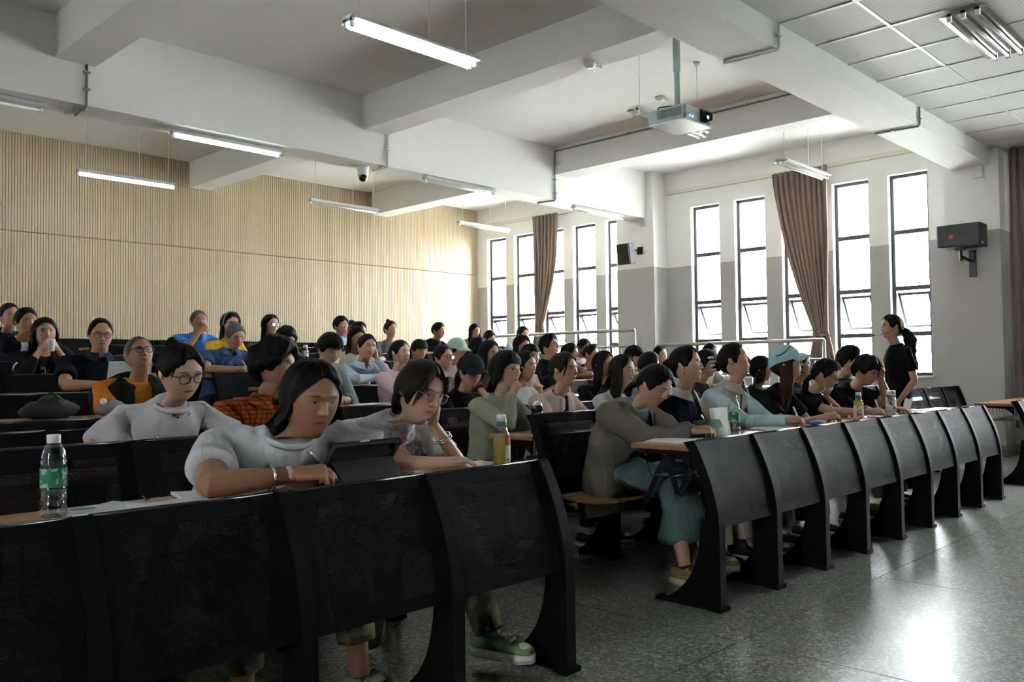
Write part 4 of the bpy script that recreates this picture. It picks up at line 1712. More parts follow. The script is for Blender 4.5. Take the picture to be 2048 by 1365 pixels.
who('blue_shirt_woman', 5, (4.803, 6.500, 1.376), 'f', 1, hair(line=(48,88,132),thick=.010,bun=(0,-.1,-.04,.025),part=.2,col=DKBROWN), [('shirt',dict(col=(.46,.56,.70),sleeve='long'))], 'woman in pale blue shirt resting her head on one hand', pitch=4, yaw=8, roll=-8, skin='mid', arm_l='ear', arm_r='cross', collar=dict(kind='polo',col=(.46,.56,.70)))
who('cream_woman', 6, (5.377, 7.450, 1.501), 'f', 2, hair(drop=.16,part=.3,line=(48,86,130),thick=.014), [('shirt',dict(col=(.70,.66,.52),sleeve='long'))], 'dark-haired woman in cream top behind the pale blue shirt', yaw=10, pitch=14, skin='mid', eye=0.2)
who('dark_top_woman', 7, (6.092, 8.400, 1.618), 'f', 2, hair(drop=.20,part=.0,line=(48,86,130),thick=.015), [('shirt',dict(col=(.03,.03,.03)))], 'woman with long dark hair behind the cream top', yaw=-10, pitch=6, skin='mid')
who('chin_man', 8, (6.471, 9.300, 1.745), 'm', 2, hair(thick=.018,line=(54,94,132)), [('shirt',dict(col=(.42,.52,.70),sleeve='long'))], 'man with glasses in light blue shirt, chin on his hand', yaw=0, pitch=4, skin='mid', glasses='thin', arm_r='chin', arm_l='desk', collar=dict(kind='polo',col=(.42,.52,.70)))
who('half_hidden_man', 9, (7.348, 10.300, 1.771), 'm', 2, hair(thick=.009,line=(44,90,132)), [('shirt',dict(col=(.3,.3,.32)))], 'man half hidden behind the chin-on-hand man, last row', yaw=0, skin='tan')
who('topknot_woman', 8, (7.388, 9.450, 1.723), 'f', 2, hair(bun=(0,-.05,.105,.028),line=(48,88,132),thick=.010,part=.2), [('shirt',dict(col=(.16,.17,.19)))], 'woman with top knot in grey T-shirt against slatted wall', yaw=0, skin='pale', arm_r='desk', arm_l='desk')
who('pink_woman', 4, (4.714, 5.900, 1.307), 'f', 1, hair(bun=(0,-.10,.0,.032),line=(46,86,130),thick=.009,part=.05), [('shirt',dict(col=(.7,.6,.62))),('cardigan',dict(col=(.72,.52,.55),sleeve='long',infl=.014,cut=(.02,.04)))], 'woman with low black bun in pale pink cardigan', yaw=-10, pitch=0, skin='pale', s=0.94, arm_r='desk', arm_l='desk')
who('fringe_woman', 6, (6.264, 7.500, 1.385), 'f', 2, hair(fringe=.02,line=(58,92,132),thick=.012,col=DKBROWN,tail=(0,-.1,-.02,.1)), [('shirt',dict(col=(.05,.05,.06)))], 'woman with brown fringe and glasses behind the pink cardigan', yaw=6, pitch=12, skin='mid', glasses='gold')
who('black_shirt_man', 8, (8.042, 9.200, 1.715), 'm', 2, hair(thick=.010,line=(48,92,132)), [('shirt',dict(col=(.014,.015,.022)))], 'man in black polo shirt looking sideways near slatted wall', yaw=-14, pitch=10, skin='tan', arm_r='desk', arm_l='cross', collar=dict(kind='polo',col=(.014,.015,.022)))
who('tan_woman', 9, (9.881, 10.400, 1.800), 'f', 2, hair(drop=.24,part=.1,line=(46,86,130),thick=.014,wave=.01,open=60), [('shirt',dict(col=(.1,.09,.09))),('jacket',dict(col=(.42,.30,.13),sleeve='long',infl=.014,cut=(.02,.04)))], 'woman with long wavy hair in mustard jacket by the wall corner', yaw=4, pitch=14, skin='mid', arm_r='desk', arm_l='cross')
who('thick_glasses_woman', 4, (5.076, 5.750, 1.262), 'f', 1, hair(bun=(0,-.1,.02,.028),line=(46,88,132),thick=.009,col=DKBROWN), [('shirt',dict(col=(.2,.19,.19)))], 'woman with bold dark-rimmed glasses behind the black cap', yaw=-6, skin='mid', glasses='thick', s=0.95)
who('pale_cap_person', 5, (6.149, 6.750, 1.365), 'f', 2, hair(line=(60,92,132),thick=.008,tail=(0,-.1,-.02,.12)), [('shirt',dict(col=(.45,.38,.36)))], 'person in pale mint baseball cap, face turned away', yaw=-12, pitch=12, skin='mid', cap=(.44,.55,.51))
who('black_cap_person', 3, (4.495, 4.780, 1.145), 'f', 1, hair(line=(60,92,132),thick=.009,tail=(0,-.10,-.03,.20,.03)), [('shirt',dict(col=(.012,.012,.013)))], 'person in black baseball cap and black T-shirt with pendant', yaw=4, pitch=16, skin='mid', cap=(.022,.025,.028), eye=0.2, arm_r='desk', arm_l='desk')
who('long_glasses_woman', 4, (5.715, 5.820, 1.311), 'f', 1, hair(drop=.22,part=.0,line=(46,86,130),thick=.014,open=58), [('shirt',dict(col=(.10,.05,.05)))], 'woman with long straight dark hair and glasses behind the bobbed woman', yaw=-4, pitch=8, skin='mid', glasses='dark')
who('dark_hair_behind', 6, (7.268, 7.600, 1.432), 'f', 2, hair(drop=.10,line=(52,88,132),thick=.014,fringe=.03), [('shirt',dict(col=(.03,.03,.03)))], 'dark head of hair beside the long-haired glasses wearer', yaw=-30, skin='mid')
who('bob_woman', 2, (3.940, 3.860, 1.149), 'f', 0, hair(drop=.075,line=(54,88,132),thick=.018,fringe=.036,open=62,tuck=-.1,face=.75,part=.3), [('shirt',dict(col=(.33,.335,.25),sleeve='long',wrinkle=0.009))], 'woman with black bob in sage-green top, chin on fist', yaw=-6, pitch=3, skin='pale', glasses='gold_round', arm_r='chin', arm_l='desk', shoes=('clog','shoe_pink'))
who('white_tee_behind', 3, (5.120, 4.800, 1.184), 'f', 1, hair(drop=.10,part=.2,line=(50,88,132),thick=.013), [('shirt',dict(col=(.68,.68,.70)))], 'dark-haired woman in white top behind the bobbed woman', yaw=-8, pitch=4, skin='mid')
who('mauve_woman', 4, (6.110, 5.660, 1.276), 'f', 1, hair(line=(52,88,132),thick=.012,fringe=.04,tail=(0,-.1,-.02,.12)), [('shirt',dict(col=(.44,.30,.32),sleeve='long'))], 'woman with fringe in dusty mauve top, hands raised', yaw=0, pitch=4, skin='mid', arm_r='clasp', arm_l='clasp')
who('dark_parted_woman', 5, (7.093, 6.700, 1.423), 'f', 2, hair(drop=.12,part=.0,line=(44,88,132),thick=.013), [('shirt',dict(col=(.05,.05,.05)))], 'dark parted hair between the mauve top and the temple-holding man', yaw=6, pitch=18, skin='mid')
who('backpack_man', 8, (9.990, 9.400, 1.716), 'm', 2, hair(thick=.015,line=(54,94,132)), [('shirt',dict(col=(.40,.50,.60),sleeve='long'))], 'short-haired man in light blue shirt, hand at his temple', yaw=8, pitch=6, skin='mid', arm_l='cheek', arm_r='desk')
who('hair_top_man', 8, (9.539, 9.700, 1.654), 'm', 2, hair(thick=.013,line=(54,94,132)), [('shirt',dict(col=(.1,.1,.12)))], 'top of a dark head beside the mustard jacket', yaw=0, pitch=20, skin='mid')
who('young_glasses_man', 4, (6.643, 5.880, 1.389), 'm', 1, hair(thick=.019,line=(56,94,132)), [('shirt',dict(col=(.015,.016,.022)))], 'young man with glasses in black polo, hands clasped, looking up', yaw=-10, pitch=-8, skin='mid', glasses='thin', arm_r='clasp', arm_l='clasp', collar=dict(kind='polo',col=(.015,.016,.022)))
who('beige_woman', 2, (4.507, 3.860, 1.145), 'f', 0, hair(line=(48,86,130),thick=.014,col=BROWN,tail=(0,-.095,-.05,.06,.022),part=.4,locks=[(.05,.06,.08,.074,.04,-.05,.011)]), [('shirt',dict(col=(.02,.018,.045))),('jacket',dict(col=(.58,.46,.40),sleeve='long',infl=.014,cut=(.018,.05)))], 'woman with short brown ponytail in pale beige jacket', yaw=-8, pitch=0, skin='mid', arm_r='desk', arm_l='desk')
who('grey_head_behind', 5, (7.463, 6.300, 1.321), 'm', 2, hair(thick=.014,line=(54,94,132)), [('shirt',dict(col=(.2,.2,.22)))], 'dark head just visible behind the beige jacket', yaw=-20, skin='tan')
who('brown_hair_man', 6, (9.452, 7.720, 1.459), 'm', 2, hair(thick=.014,line=(50,94,132),col=BROWN), [('shirt',dict(col=(.4,.3,.3)))], 'brown-haired man leaning forward near the railing', yaw=10, pitch=18, skin='tan')
who('parted_woman', 5, (8.150, 6.550, 1.329), 'f', 2, hair(bun=(0,-.1,.0,.028),line=(48,86,130),thick=.010,part=.0), [('shirt',dict(col=(.015,.015,.018)))], 'dark-haired woman in black below the brown-haired man', yaw=-8, pitch=6, skin='mid')
who('long_black_glasses', 3, (6.149, 4.800, 1.188), 'f', 1, hair(drop=.26,part=.2,line=(46,86,130),thick=.015,open=58), [('shirt',dict(col=(.012,.012,.013)))], 'woman with long black hair and dark glasses, all in black', yaw=-4, pitch=4, skin='mid', glasses='dark')
who('long_white_glasses', 2, (5.251, 3.920, 1.135), 'f', 1, hair(drop=.26,part=.0,line=(46,86,130),thick=.015,open=58), [('shirt',dict(col=(.45,.45,.45),sleeve='long'))], 'woman with long black hair and clear glasses behind the brown hoodie', yaw=-6, pitch=4, skin='pale', glasses='gold')
who('hoodie_woman', 1, (4.046, 2.800, 1.056), 'f', 0, hair(line=(48,86,130),thick=.010,part=.0,tail=(0,-.10,-.05,.07,.026)), [('dress',dict(col=(.14,.225,.22))),('hoodie',dict(col=(.165,.145,.12),sleeve='long',infl=.03,cut=(.055,.10),hood=True,t0=-.5,fullness=1.2,wrinkle=.010))], 'woman in brown hoodie over teal dress writing in a notebook', pitch=32, yaw=-2, roll=0, skin='mid', glasses='gold_round', eye=0.1, arm_r='write', arm_l='desk', bare=True, legs=dict(skirt=True,name='skirt',col=(.14,.225,.22)), shoes=('low','shoe_tan'), foot_r=0.11, foot_l=0.15, lift_l=0.07, knee=0.08)
who('black_cap_far', 4, (7.878, 5.720, 1.277), 'm', 2, hair(thick=.008,line=(54,94,132)), [('shirt',dict(col=(.1,.1,.1)))], 'person in black cap seated behind long-haired women', yaw=-6, skin='mid', cap=(.012,.012,.014))
who('round_head_behind', 3, (6.930, 4.850, 1.186), 'f', 2, hair(drop=.05,line=(54,88,132),thick=.016), [('shirt',dict(col=(.2,.2,.2)))], 'rounded dark head of hair behind the brown hoodie', yaw=-50, skin='mid')
who('pillar_woman', 5, (9.675, 6.600, 1.325), 'f', 2, hair(drop=.14,part=.0,line=(46,86,130),thick=.013), [('shirt',dict(col=(.03,.03,.03)))], 'woman with parted hair in front of the white pillar', yaw=4, skin='mid')
who('navy_polo_woman', 1, (4.573, 2.930, 1.164), 'f', 0, hair(line=(48,86,130),thick=.010,part=.3,bun=(0,-.105,.02,.030),locks=[(.055,.045,.075,.072,.0,-.06,.007)]), [('shirt',dict(col=(.012,.016,.035)))], 'smiling woman in navy polo shirt with white collar', yaw=-16, pitch=-6, skin='pale', collar=dict(kind='polo',col=(.66,.64,.60)), arm_r='lap', arm_l='lap', legs=dict(col=(.42,.34,.26),full=1.15), shoes=('boot','shoe_black'))
who('hand_chin_behind', 2, (6.476, 3.950, 1.185), 'f', 1, hair(drop=.05,line=(54,88,132),thick=.013,fringe=.03), [('shirt',dict(col=(.03,.03,.035)))], 'dark-haired person with glasses holding hand to chin behind navy polo', yaw=-4, pitch=6, skin='mid', glasses='thin', arm_l='desk', arm_r='desk')
who('short_hair_man', 4, (9.526, 5.750, 1.338), 'm', 2, hair(thick=.009,line=(48,92,132)), [('shirt',dict(col=(.4,.38,.35)))], 'man with cropped hair in front of the railing', yaw=0, pitch=6, skin='tan')
who('vest_woman', 1, (5.099, 2.900, 1.191), 'f', 0, hair(line=(46,86,130),thick=.008,bun=(0,-.105,-.01,.030),col=DKBROWN), [('shirt',dict(col=(.46,.62,.68),sleeve='long')),('vest',dict(col=(.45,.41,.34),vest=True,infl=.016,cut=(.012,.02)))], 'woman in beige vest over light blue shirt, chin raised', yaw=-20, pitch=-14, skin='mid', eye=0.35, arm_r='write', arm_l='desk', collar=dict(kind='polo',col=(.45,.41,.34)), legs=dict(col=(.24,.27,.25),full=1.2), shoes=('low','shoe_teal'))
who('hair_behind_vest', 2, (7.240, 3.850, 1.131), 'f', 2, hair(drop=.12,line=(52,88,132),thick=.014), [('shirt',dict(col=(.03,.03,.03)))], 'dark hair between the beige vest and the light blue cap', yaw=-30, skin='mid')
who('cap_woman', 1, (5.635, 2.800, 1.168), 'f', 0, hair(drop=.26,line=(60,88,132),thick=.010,col=REDBROWN,open=66,wave=.010), [('shirt',dict(col=(.014,.013,.014)))], 'woman in light blue cap with long reddish-brown hair', yaw=-24, pitch=-10, skin='mid', cap=(.36,.60,.62), glasses='thin', arm_r='write', arm_l='desk', legs=dict(col=(.02,.02,.022),full=1.1), shoes=('low','shoe_teal'))
who('face_past_cap', 2, (8.114, 3.880, 1.160), 'f', 2, hair(drop=.10,line=(50,88,132),thick=.012,col=DKBROWN), [('shirt',dict(col=(.05,.05,.05)))], 'person seen just past the light blue cap brim, hand at mouth', yaw=-10, skin='mid', arm_r='chin')
who('black_tee_writer', 1, (6.396, 2.860, 1.087), 'f', 0, hair(line=(48,88,132),thick=.013,part=.2,tail=(0,-.09,-.055,.14,.03)), [('shirt',dict(col=(.012,.012,.013)))], 'person in black T-shirt with glasses writing, chin on hand', yaw=-6, pitch=26, skin='mid', glasses='thin', eye=0.15, arm_r='write', arm_l='chin', legs=dict(col=(.60,.60,.58),cut=.7), shoes=('clog','shoe_black'), ankle=True)
who('curly_boy', 1, (6.891, 2.750, 1.112), 'm', 0, hair(thick=.016,curl=.012,line=(56,92,132),fringe=.036), [('shirt',dict(col=(.012,.012,.014)))], 'boy with round dark glasses propping his forehead on his hand', yaw=8, pitch=24, skin='mid', glasses='dark', eye=0.15, arm_l='brow', arm_r='desk', legs=dict(col=(.30,.30,.32)), shoes=('low','shoe_tan'))
who('hair_behind_boy', 1, (7.359, 3.080, 1.205), 'm', 1, hair(thick=.016,line=(54,94,132)), [('shirt',dict(col=(.02,.02,.022)))], 'dark-haired person leaning back behind the forehead-propping boy', yaw=-30, pitch=6, skin='mid', arm_r='lap', arm_l='lap')
who('teacher', 0, (8.439, 3.120, 1.516), 'f', 0, hair(line=(48,86,130),thick=.010,tail=(0,-.10,-.02,.40,.050),wave=.02,tback=.085), [('shirt',dict(col=(.011,.011,.012),fullness=1.05))], 'woman in black standing in the aisle with headset microphone', yaw=0, pitch=-2, skin='mid', body=136, standing=True, arm_r='side', arm_l='side', legs=dict(col=(.012,.012,.014),full=1.1), shoes=('low','shoe_black'))
for q in TABLE:
    if not q.get('standing'):
        SEATED.append((q['row'], q['H'][0]))
build_rows()
make_people(TABLE)

# ------------------------------------------------------------------ lamps
def rods(m, xs_, y, z0, z1):
    pass

def lamp_fixture(x, y, z, label, lit, tubes=2, ztop=None, L=1.24, tray=False):
    e = empty('tube_lamp', (x, y, z), label, 'lamp', 'fluorescent tube lamps under the ceiling')
    body = MB()
    wdt = .055 if tubes == 1 else (.10 if tubes == 2 else .17)
    body.prism([(-wdt, .012), (-wdt * .55, .055), (wdt * .55, .055), (wdt, .012), (wdt * .8, .008), (-wdt * .8, .008)], 0, 0, L)
    body.obj('lamp_body', 'lamp_body' if not tray else 'reflector', e)
    for sx_ in (.012, L - .012):
        hd = MB()
        for q in range(tubes):
            yy = (q - (tubes - 1) / 2) * (.075 if tubes == 2 else .1)
            hd.box(sx_ - .012, sx_ + .012, yy - .016, yy + .016, -.032, .03)
        hd.obj('lamp_holder', 'white_plastic', e)
    for q in range(tubes):
        yy = (q - (tubes - 1) / 2) * (.075 if tubes == 2 else .1)
        t = MB().tube([(.025, yy, -.014), (L - .025, yy, -.014)], .014, 10).obj('tube', 'tube_lit' if lit else 'tube_off', e, True)
    if ztop:
        for xx in (.10, L * .62, L - .08):
            r = MB().tube([(xx, 0, .05), (xx, 0, ztop - z)], .005, 6).obj('hanger_rod', 'white_metal', e, True)
            MB().lathe([(.008, -.055), (.035, -.012), (.038, 0)], 12, (xx, 0, ztop - z)).obj('ceiling_rose', 'white_metal', r, True)
    return e
ZB = 3.65
lamp_fixture(3.62, 5.10, 3.66, 'bright lit twin tube lamp hanging nearest, above the left benches', True, 2, ZC)
lamp_fixture(6.88, 4.95, 3.66, 'unlit hanging tube lamp partly behind the projector', False, 2, ZC)
lamp_fixture(9.82, 4.90, 3.64, 'unlit hanging tube lamp in front of the curtained right-hand windows', False, 2, ZC)
lamp_fixture(3.90, 8.55, ZB - .06, 'lit tube lamp fixed under the deep ceiling beam', True, 1)
lamp_fixture(1.45, 8.55, ZB - .06, 'unlit tube lamp under the deep beam at the left edge', False, 1)
lamp_fixture(7.15, 8.42, ZB - .06, 'unlit tube lamp under the deep beam, right of the dome camera', False, 1)
lamp_fixture(10.10, 8.42, ZB - .06, 'unlit tube lamp under the deep beam beside the window pillar', False, 1)
lamp_fixture(3.95, 11.30, 3.66, 'lit tube lamp hanging before the slatted back wall', True, 1, ZC)
lamp_fixture(7.08, 10.95, 3.66, 'unlit tube lamp hanging before the middle of the slatted wall', False, 1, ZC)
lamp_fixture(10.0, 10.90, 3.66, 'unlit tube lamp hanging near the back window corner', False, 1, ZC)
lamp_fixture(7.05, 2.02, TILE_Z - .045, 'chrome tray lamp with three tubes under the acoustic tiles', False, 3, None, 1.24, True)

# ------------------------------------------------------------------ fittings on walls and ceiling
def conduit(pts, label, mat='conduit', clips=()):
    e = empty('conduit', pts[0], label, 'conduit', 'cable conduits on the beams')
    p0 = Vector(pts[0])
    MB().tube([Vector(p) - p0 for p in pts], .011, 8).obj('pipe', mat, e, True)
    for c in clips:
        c = Vector(c) - p0
        MB().box(c.x - .03, c.x + .03, c.y - .012, c.y + .012, c.z - .008, c.z + .008).obj('clip', mat, e)
    return e
def bend(a, b, c, d=None):
    return [a, b, c] if d is None else [a, b, c, d]
conduit([(3.0, 8.345, 4.03), (3.0, 8.345, 3.66), (3.0, 8.36, 3.638), (3.03, 8.72, 3.638)], 'dark conduit elbow on the deep beam at far left', 'conduit', [(3.0, 8.345, 3.96), (3.0, 8.345, 3.80), (3.015, 8.5, 3.638)])
conduit([(6.5, 8.345, 4.03), (6.5, 8.345, 3.66), (6.5, 8.36, 3.638), (6.48, 8.62, 3.638)], 'grey conduit elbow on the deep beam above the dome camera', 'conduit_light', [(6.5, 8.345, 3.85)])
conduit([(9.60, 3.62, 4.37), (9.60, 8.345, 4.37), (9.60, 8.345, 3.66), (9.60, 8.36, 3.638), (9.55, 8.66, 3.638)], 'long dark conduit along the cross beam, turning down the deep beam', 'conduit', [(9.60, 5.2, 4.37), (9.60, 7.0, 4.37), (9.6, 8.345, 3.95), (9.6, 8.345, 3.75)])
conduit([(6.3, 3.135, 3.84), (6.3, 3.135, 3.66), (6.3, 3.15, 3.638), (6.26, 3.60, 3.638)], 'pale conduit elbow around the front beam above the projector', 'conduit_light', [(6.3, 3.135, 3.75)])
conduit([(9.40, 3.135, 3.84), (9.40, 3.135, 3.66), (9.40, 3.15, 3.638), (9.36, 3.58, 3.638)], 'dark conduit elbow around the front beam by the windows', 'conduit', [(9.40, 3.135, 3.72), (9.38, 3.4, 3.638)])

# ceiling projector
pj = empty('projector', (6.12, 3.93, 3.15), 'pale grey-green ceiling projector with glowing lens', 'projector')
MB().rbox(-.22, .22, -.18, .18, 0, .118, .018).obj('housing', 'projector_body', pj)
MB().rbox(-.215, .215, -.175, .175, -.004, .004, .016).obj('base_plate', 'white_plastic', pj)
v = MB()
for i in range(14):
    v.box(-.228, -.218, -.15 + .017 * i, -.15 + .017 * i + .011, .03, .098)
v.obj('side_vent', 'projector_vent', pj)
MB().box(-.224, -.219, -.16, .10, .022, .106).obj('vent_panel', 'projector_body', pj)
lb = MB().box(.01, .155, -.19, -.175, .008, .112).obj('lens_recess', 'black_plastic', pj)
lr = MB()
lr.loft([[(.085 + r * math.cos(2 * math.pi * j / 24), y, .06 + r * math.sin(2 * math.pi * j / 24)) for j in range(24)] for r, y in ((.045, -.185), (.050, -.205), (.044, -.225), (.036, -.218), (.034, -.20))], True, False)
lr.obj('lens_ring', 'black_plastic', pj, True)
t_ = NT('coated_lens')
t_.set((.02, .05, .16), .05, 0, 1.0)
M['coated_lens'] = t_.m
lo = MB().ball((.085, -.200, .06), (.034, .014, .034), 16, 10).obj('lens', 'coated_lens', pj, True)
MB().ball((.075, -.214, .052), (.012, .004, .012), 12, 8).obj('lens_light', 'lens_beam', lo, True)
for x in (-.145, -.105):
    MB().ball((x, -.181, .032), (.009, .004, .009), 10, 6).obj('indicator', 'led_blue', pj, True)
for x in (-.09, -.05):
    MB().ball((x, -.181, .075), (.006, .003, .004), 8, 5).obj('button', 'conduit', pj, True)
MB().rbox(-.09, .05, -.06, .09, .118, .145, .012).obj('mount_plate', 'dark_plastic', pj)
MB().rbox(-.075, .035, -.045, .075, .145, .175, .012).obj('mount_bracket', 'projector_body', pj)
MB().tube([(-.02, .015, .17), (-.02, .015, .48)], .024, 12).tube([(-.02, .015, .46), (-.02, .015, ZC - 3.15)], .03, 12).obj('pole', 'projector_body', pj, True, 40)
MB().tube([(-.17, .14, .11), (-.16, .10, .15), (-.10, .06, .165), (-.05, .03, .17)], .006, 6).obj('cable', 'black_plastic', pj, True)

# dome camera
cc = empty('security_camera', (6.30, 8.58, 3.65), 'white dome camera with black lens under the deep beam', 'camera')
MB().lathe([(.075, 0), (.078, -.02), (.068, -.05), (.066, -.11), (.06, -.125)], 18).obj('camera_base', 'white_plastic', cc, True)
MB().ball((0, 0, -.135), .058, 16, 10).obj('camera_head', 'white_plastic', cc, True)
MB().ball((-.012, -.02, -.140), .052, 16, 10).obj('camera_eye', 'black_plastic', cc, True)

for (x, y, z, lab) in ((6.33, 5.05, 4.03, 'white smoke detector on the cross beam left of the projector'), (8.75, 5.9, ZC, 'white smoke detector on the ceiling behind the projector')):
    sd = empty('smoke_detector', (x, y, z), lab, 'detector')
    MB().lathe([(.06, 0), (.06, -.02), (.048, -.035), (.035, -.05)], 16).obj('detector_head', 'white_plastic', sd, True)
    MB().box(.05, .14, -.035, .03, -.03, 0).obj('junction_box', 'white_plastic', sd)

def speaker(x0, x1, y0, y1, z0, z1, label, bracket, tilt=0):
    e = empty('loudspeaker', ((x0 + x1) / 2, (y0 + y1) / 2, z0), label, 'loudspeaker')
    hx, hy, hz = (x1 - x0) / 2, (y1 - y0) / 2, z1 - z0
    b = MB().rbox(-hx, hx, -hy, hy, 0, hz, .012).obj('cabinet', 'dark_plastic', e)
    b.rotation_euler = (0, rad(tilt), 0)
    g = MB().rbox(-hx - .012, -hx + .004, -hy + .012, hy - .012, .012, hz - .012, .004).obj('grille', 'black_plastic', e)
    g.rotation_euler = (0, rad(tilt), 0)
    return e, hx, hy, hz
plain('logo_red', (.55, .03, .03), .5)
e, hx, hy, hz = speaker(11.46, 11.76, 3.16, 3.66, 2.60, 2.88, 'wide black loudspeaker with red logo on the right-hand pillar', None)
MB().box(-hx - .0145, -hx - .012, .055, .10, .10, .15).obj('logo', 'logo_red', e)
MB().box(-hx + .06, -hx + .1, -hy - .003, -hy, .02, .05).obj('sticker', 'paper', e)
br = MB()
br.obox((.0, .02, -.02), (.06, 0, 0), (0, .05, 0), (0, 0, .012))
br.tube([(0, .02, -.02), (.02, .02, -.16)], .018, 8)
br.tube([(.01, .02, -.10), (.20, -.02, -.14)], .016, 8)
br.obox((.30, -.03, -.18), (.012, 0, 0), (0, .04, 0), (0, 0, .17))
br.tube([(.18, -.02, -.14), (.30, -.03, -.14)], .02, 8)
br.obj('wall_bracket', 'black_plastic', e)
e, hx, hy, hz = speaker(11.46, 11.62, 8.36, 8.62, 2.86, 3.20, 'small black loudspeaker tilted on the pillar between window bays', None, -8)
br = MB()
br.tube([(.06, 0, .26), (.30, 0, .26)], .012, 8)
br.obox((.37, 0, .26), (.012, 0, 0), (0, .05, 0), (0, 0, .06))
br.tube([(.30, 0, .26), (.38, 0, .26)], .02, 8)
br.obj('wall_bracket', 'black_plastic', e)
for (y, z, lab) in ((3.29, 3.50, 'small white wall box above the right-hand loudspeaker'), (8.42, 3.52, 'small white wall box above the tilted loudspeaker')):
    bx_ = MB().rbox(11.885, 11.92, y - .055, y + .055, z, z + .16, .008).obj('wall_box', 'white_plastic')
    tag(bx_, lab, 'box')

# curtains
def curtain(name, ytop0, ytop1, ygat, wg, zt, zg, zb, label, x=12.17, tail=.34):
    m = MB()
    nc, nr = 64, 26
    rings = []
    pl = max(6, int(abs(ytop0 - ytop1) / .085))
    for i in range(nr + 1):
        z = zt + (zb - zt) * i / nr
        if z >= zg:
            u = ((zt - z) / (zt - zg))
            sm = u ** 1.5
            a = ytop0 + (ygat + wg / 2 - ytop0) * sm
            b = ytop1 + (ygat - wg / 2 - ytop1) * (u ** 2.2)
        else:
            u = (zg - z) / max(.01, zg - zb)
            a, b = ygat + wg / 2 + tail * .35 * u ** .6, ygat - wg / 2 - tail * .35 * u ** .6
        amp = .035 + .02 * math.sin(i * .5) * .3
        row = []
        for j in range(nc + 1):
            q = j / nc
            y = a + (b - a) * q
            wv = math.sin(q * pl * 2 * math.pi + .5 * math.sin(i * .23 + q * 9)) * amp * (1 if z > zg else .8)
            wv += .012 * math.sin(q * 17 + i * .4)
            row.append((x + wv, y + .01 * math.sin(q * pl * 4 * math.pi), z))
        rings.append(row)
    V = [p for r in rings for p in r]
    F = [(i * (nc + 1) + j, i * (nc + 1) + j + 1, (i + 1) * (nc + 1) + j + 1, (i + 1) * (nc + 1) + j) for i in range(nr) for j in range(nc)]
    e = empty('curtain', (x, (ytop0 + ytop1) / 2, zb), label, 'curtain', 'brown window curtains')
    m.add([(p[0] - x, p[1] - (ytop0 + ytop1) / 2, p[2] - zb) for p in V], F)
    o = m.obj('drape', 'curtain', e, True)
    md = o.modifiers.new('thick', 'SOLIDIFY')
    md.thickness = .004
    if tail:
        yy = ygat - (ytop0 + ytop1) / 2
        MB().tube([(-.055, yy, zg - zb), (0, yy + wg / 2 + .03, zg - zb + .02), (.055, yy, zg - zb), (0, yy - wg / 2 - .03, zg - zb - .01), (-.055, yy, zg - zb)], .016, 6).obj('tie_back', 'curtain', e, True)
    return e
curtain('curtain', 6.22, 5.36, 5.50, .20, 4.07, 1.60, .95, 'brown pleated curtain tied back between the right-hand windows')
curtain('curtain', 11.17, 10.52, 11.02, .16, 4.07, 1.95, 1.40, 'slim brown curtain gathered between the rear windows')
curtain('curtain', 3.00, 1.75, 2.4, 1.2, 4.07, .6, .35, 'brown full-length curtain at the right edge by the pillar', 12.12, 0)

# handrails along the window aisle
def railing(y0, y1, z, zf, label):
    e = empty('railing', (11.25, y0, zf), label, 'railing', 'steel railings by the windows')
    L, h = y1 - y0, z - zf
    MB().tube([(0, 0, h), (0, L, h)], .027, 10).obj('top_rail', 'rail_steel', e, True)
    MB().tube([(0, 0, h - .26), (0, L, h - .26)], .016, 8).obj('middle_rail', 'rail_steel', e, True)
    MB().tube([(0, 0, .12), (0, L, .12)], .016, 8).obj('bottom_rail', 'rail_steel', e, True)
    n = max(2, round(L / 1.25) + 1)
    for i in range(n):
        yy = L * i / (n - 1)
        MB().tube([(0, yy, 0), (0, yy, h)], .024, 10).obj('post', 'rail_steel', e, True)
    k = int(L / .13)
    for i in range(1, k):
        MB().tube([(0, L * i / k, .12), (0, L * i / k, h - .26)], .008, 6).obj('baluster', 'rail_steel', e, True)
railing(8.15, 11.9, 1.76, .58, 'long steel railing before the rear windows')
railing(5.05, 7.72, 1.50, .26, 'steel railing before the right-hand windows')

# ------------------------------------------------------------------ things on the desks
DZ = [0] + [FLOOR_Z[k] + .768 for k in range(1, 10)]     # desk height in front of row k
def label_mat(name, base, mark, scale=26):
    t = NT(name)
    g = t.coord()
    f = t.math('GREATER_THAN', t.noise(t.mapping(g, (1, 1, .8)), scale, 2, .5, .3), .56)
    M[name] = t.set(t.mix(f, base, mark), .45, 0, .4)
label_mat('label_green', (.012, .16, .07), (.25, .45, .33), 55)
label_mat('label_red', (.62, .60, .55), (.55, .10, .09), 60)
label_mat('label_pink', (.66, .55, .56), (.12, .09, .10), 38)
plain('cap_white', (.75, .76, .76), .4)
plain('cap_green', (.015, .16, .09), .4)
plain('cap_yellow', (.75, .50, .02), .4)
plain('pink_red', (.55, .06, .10), .4)
plain('orange_mark', (.75, .25, .03), .4)

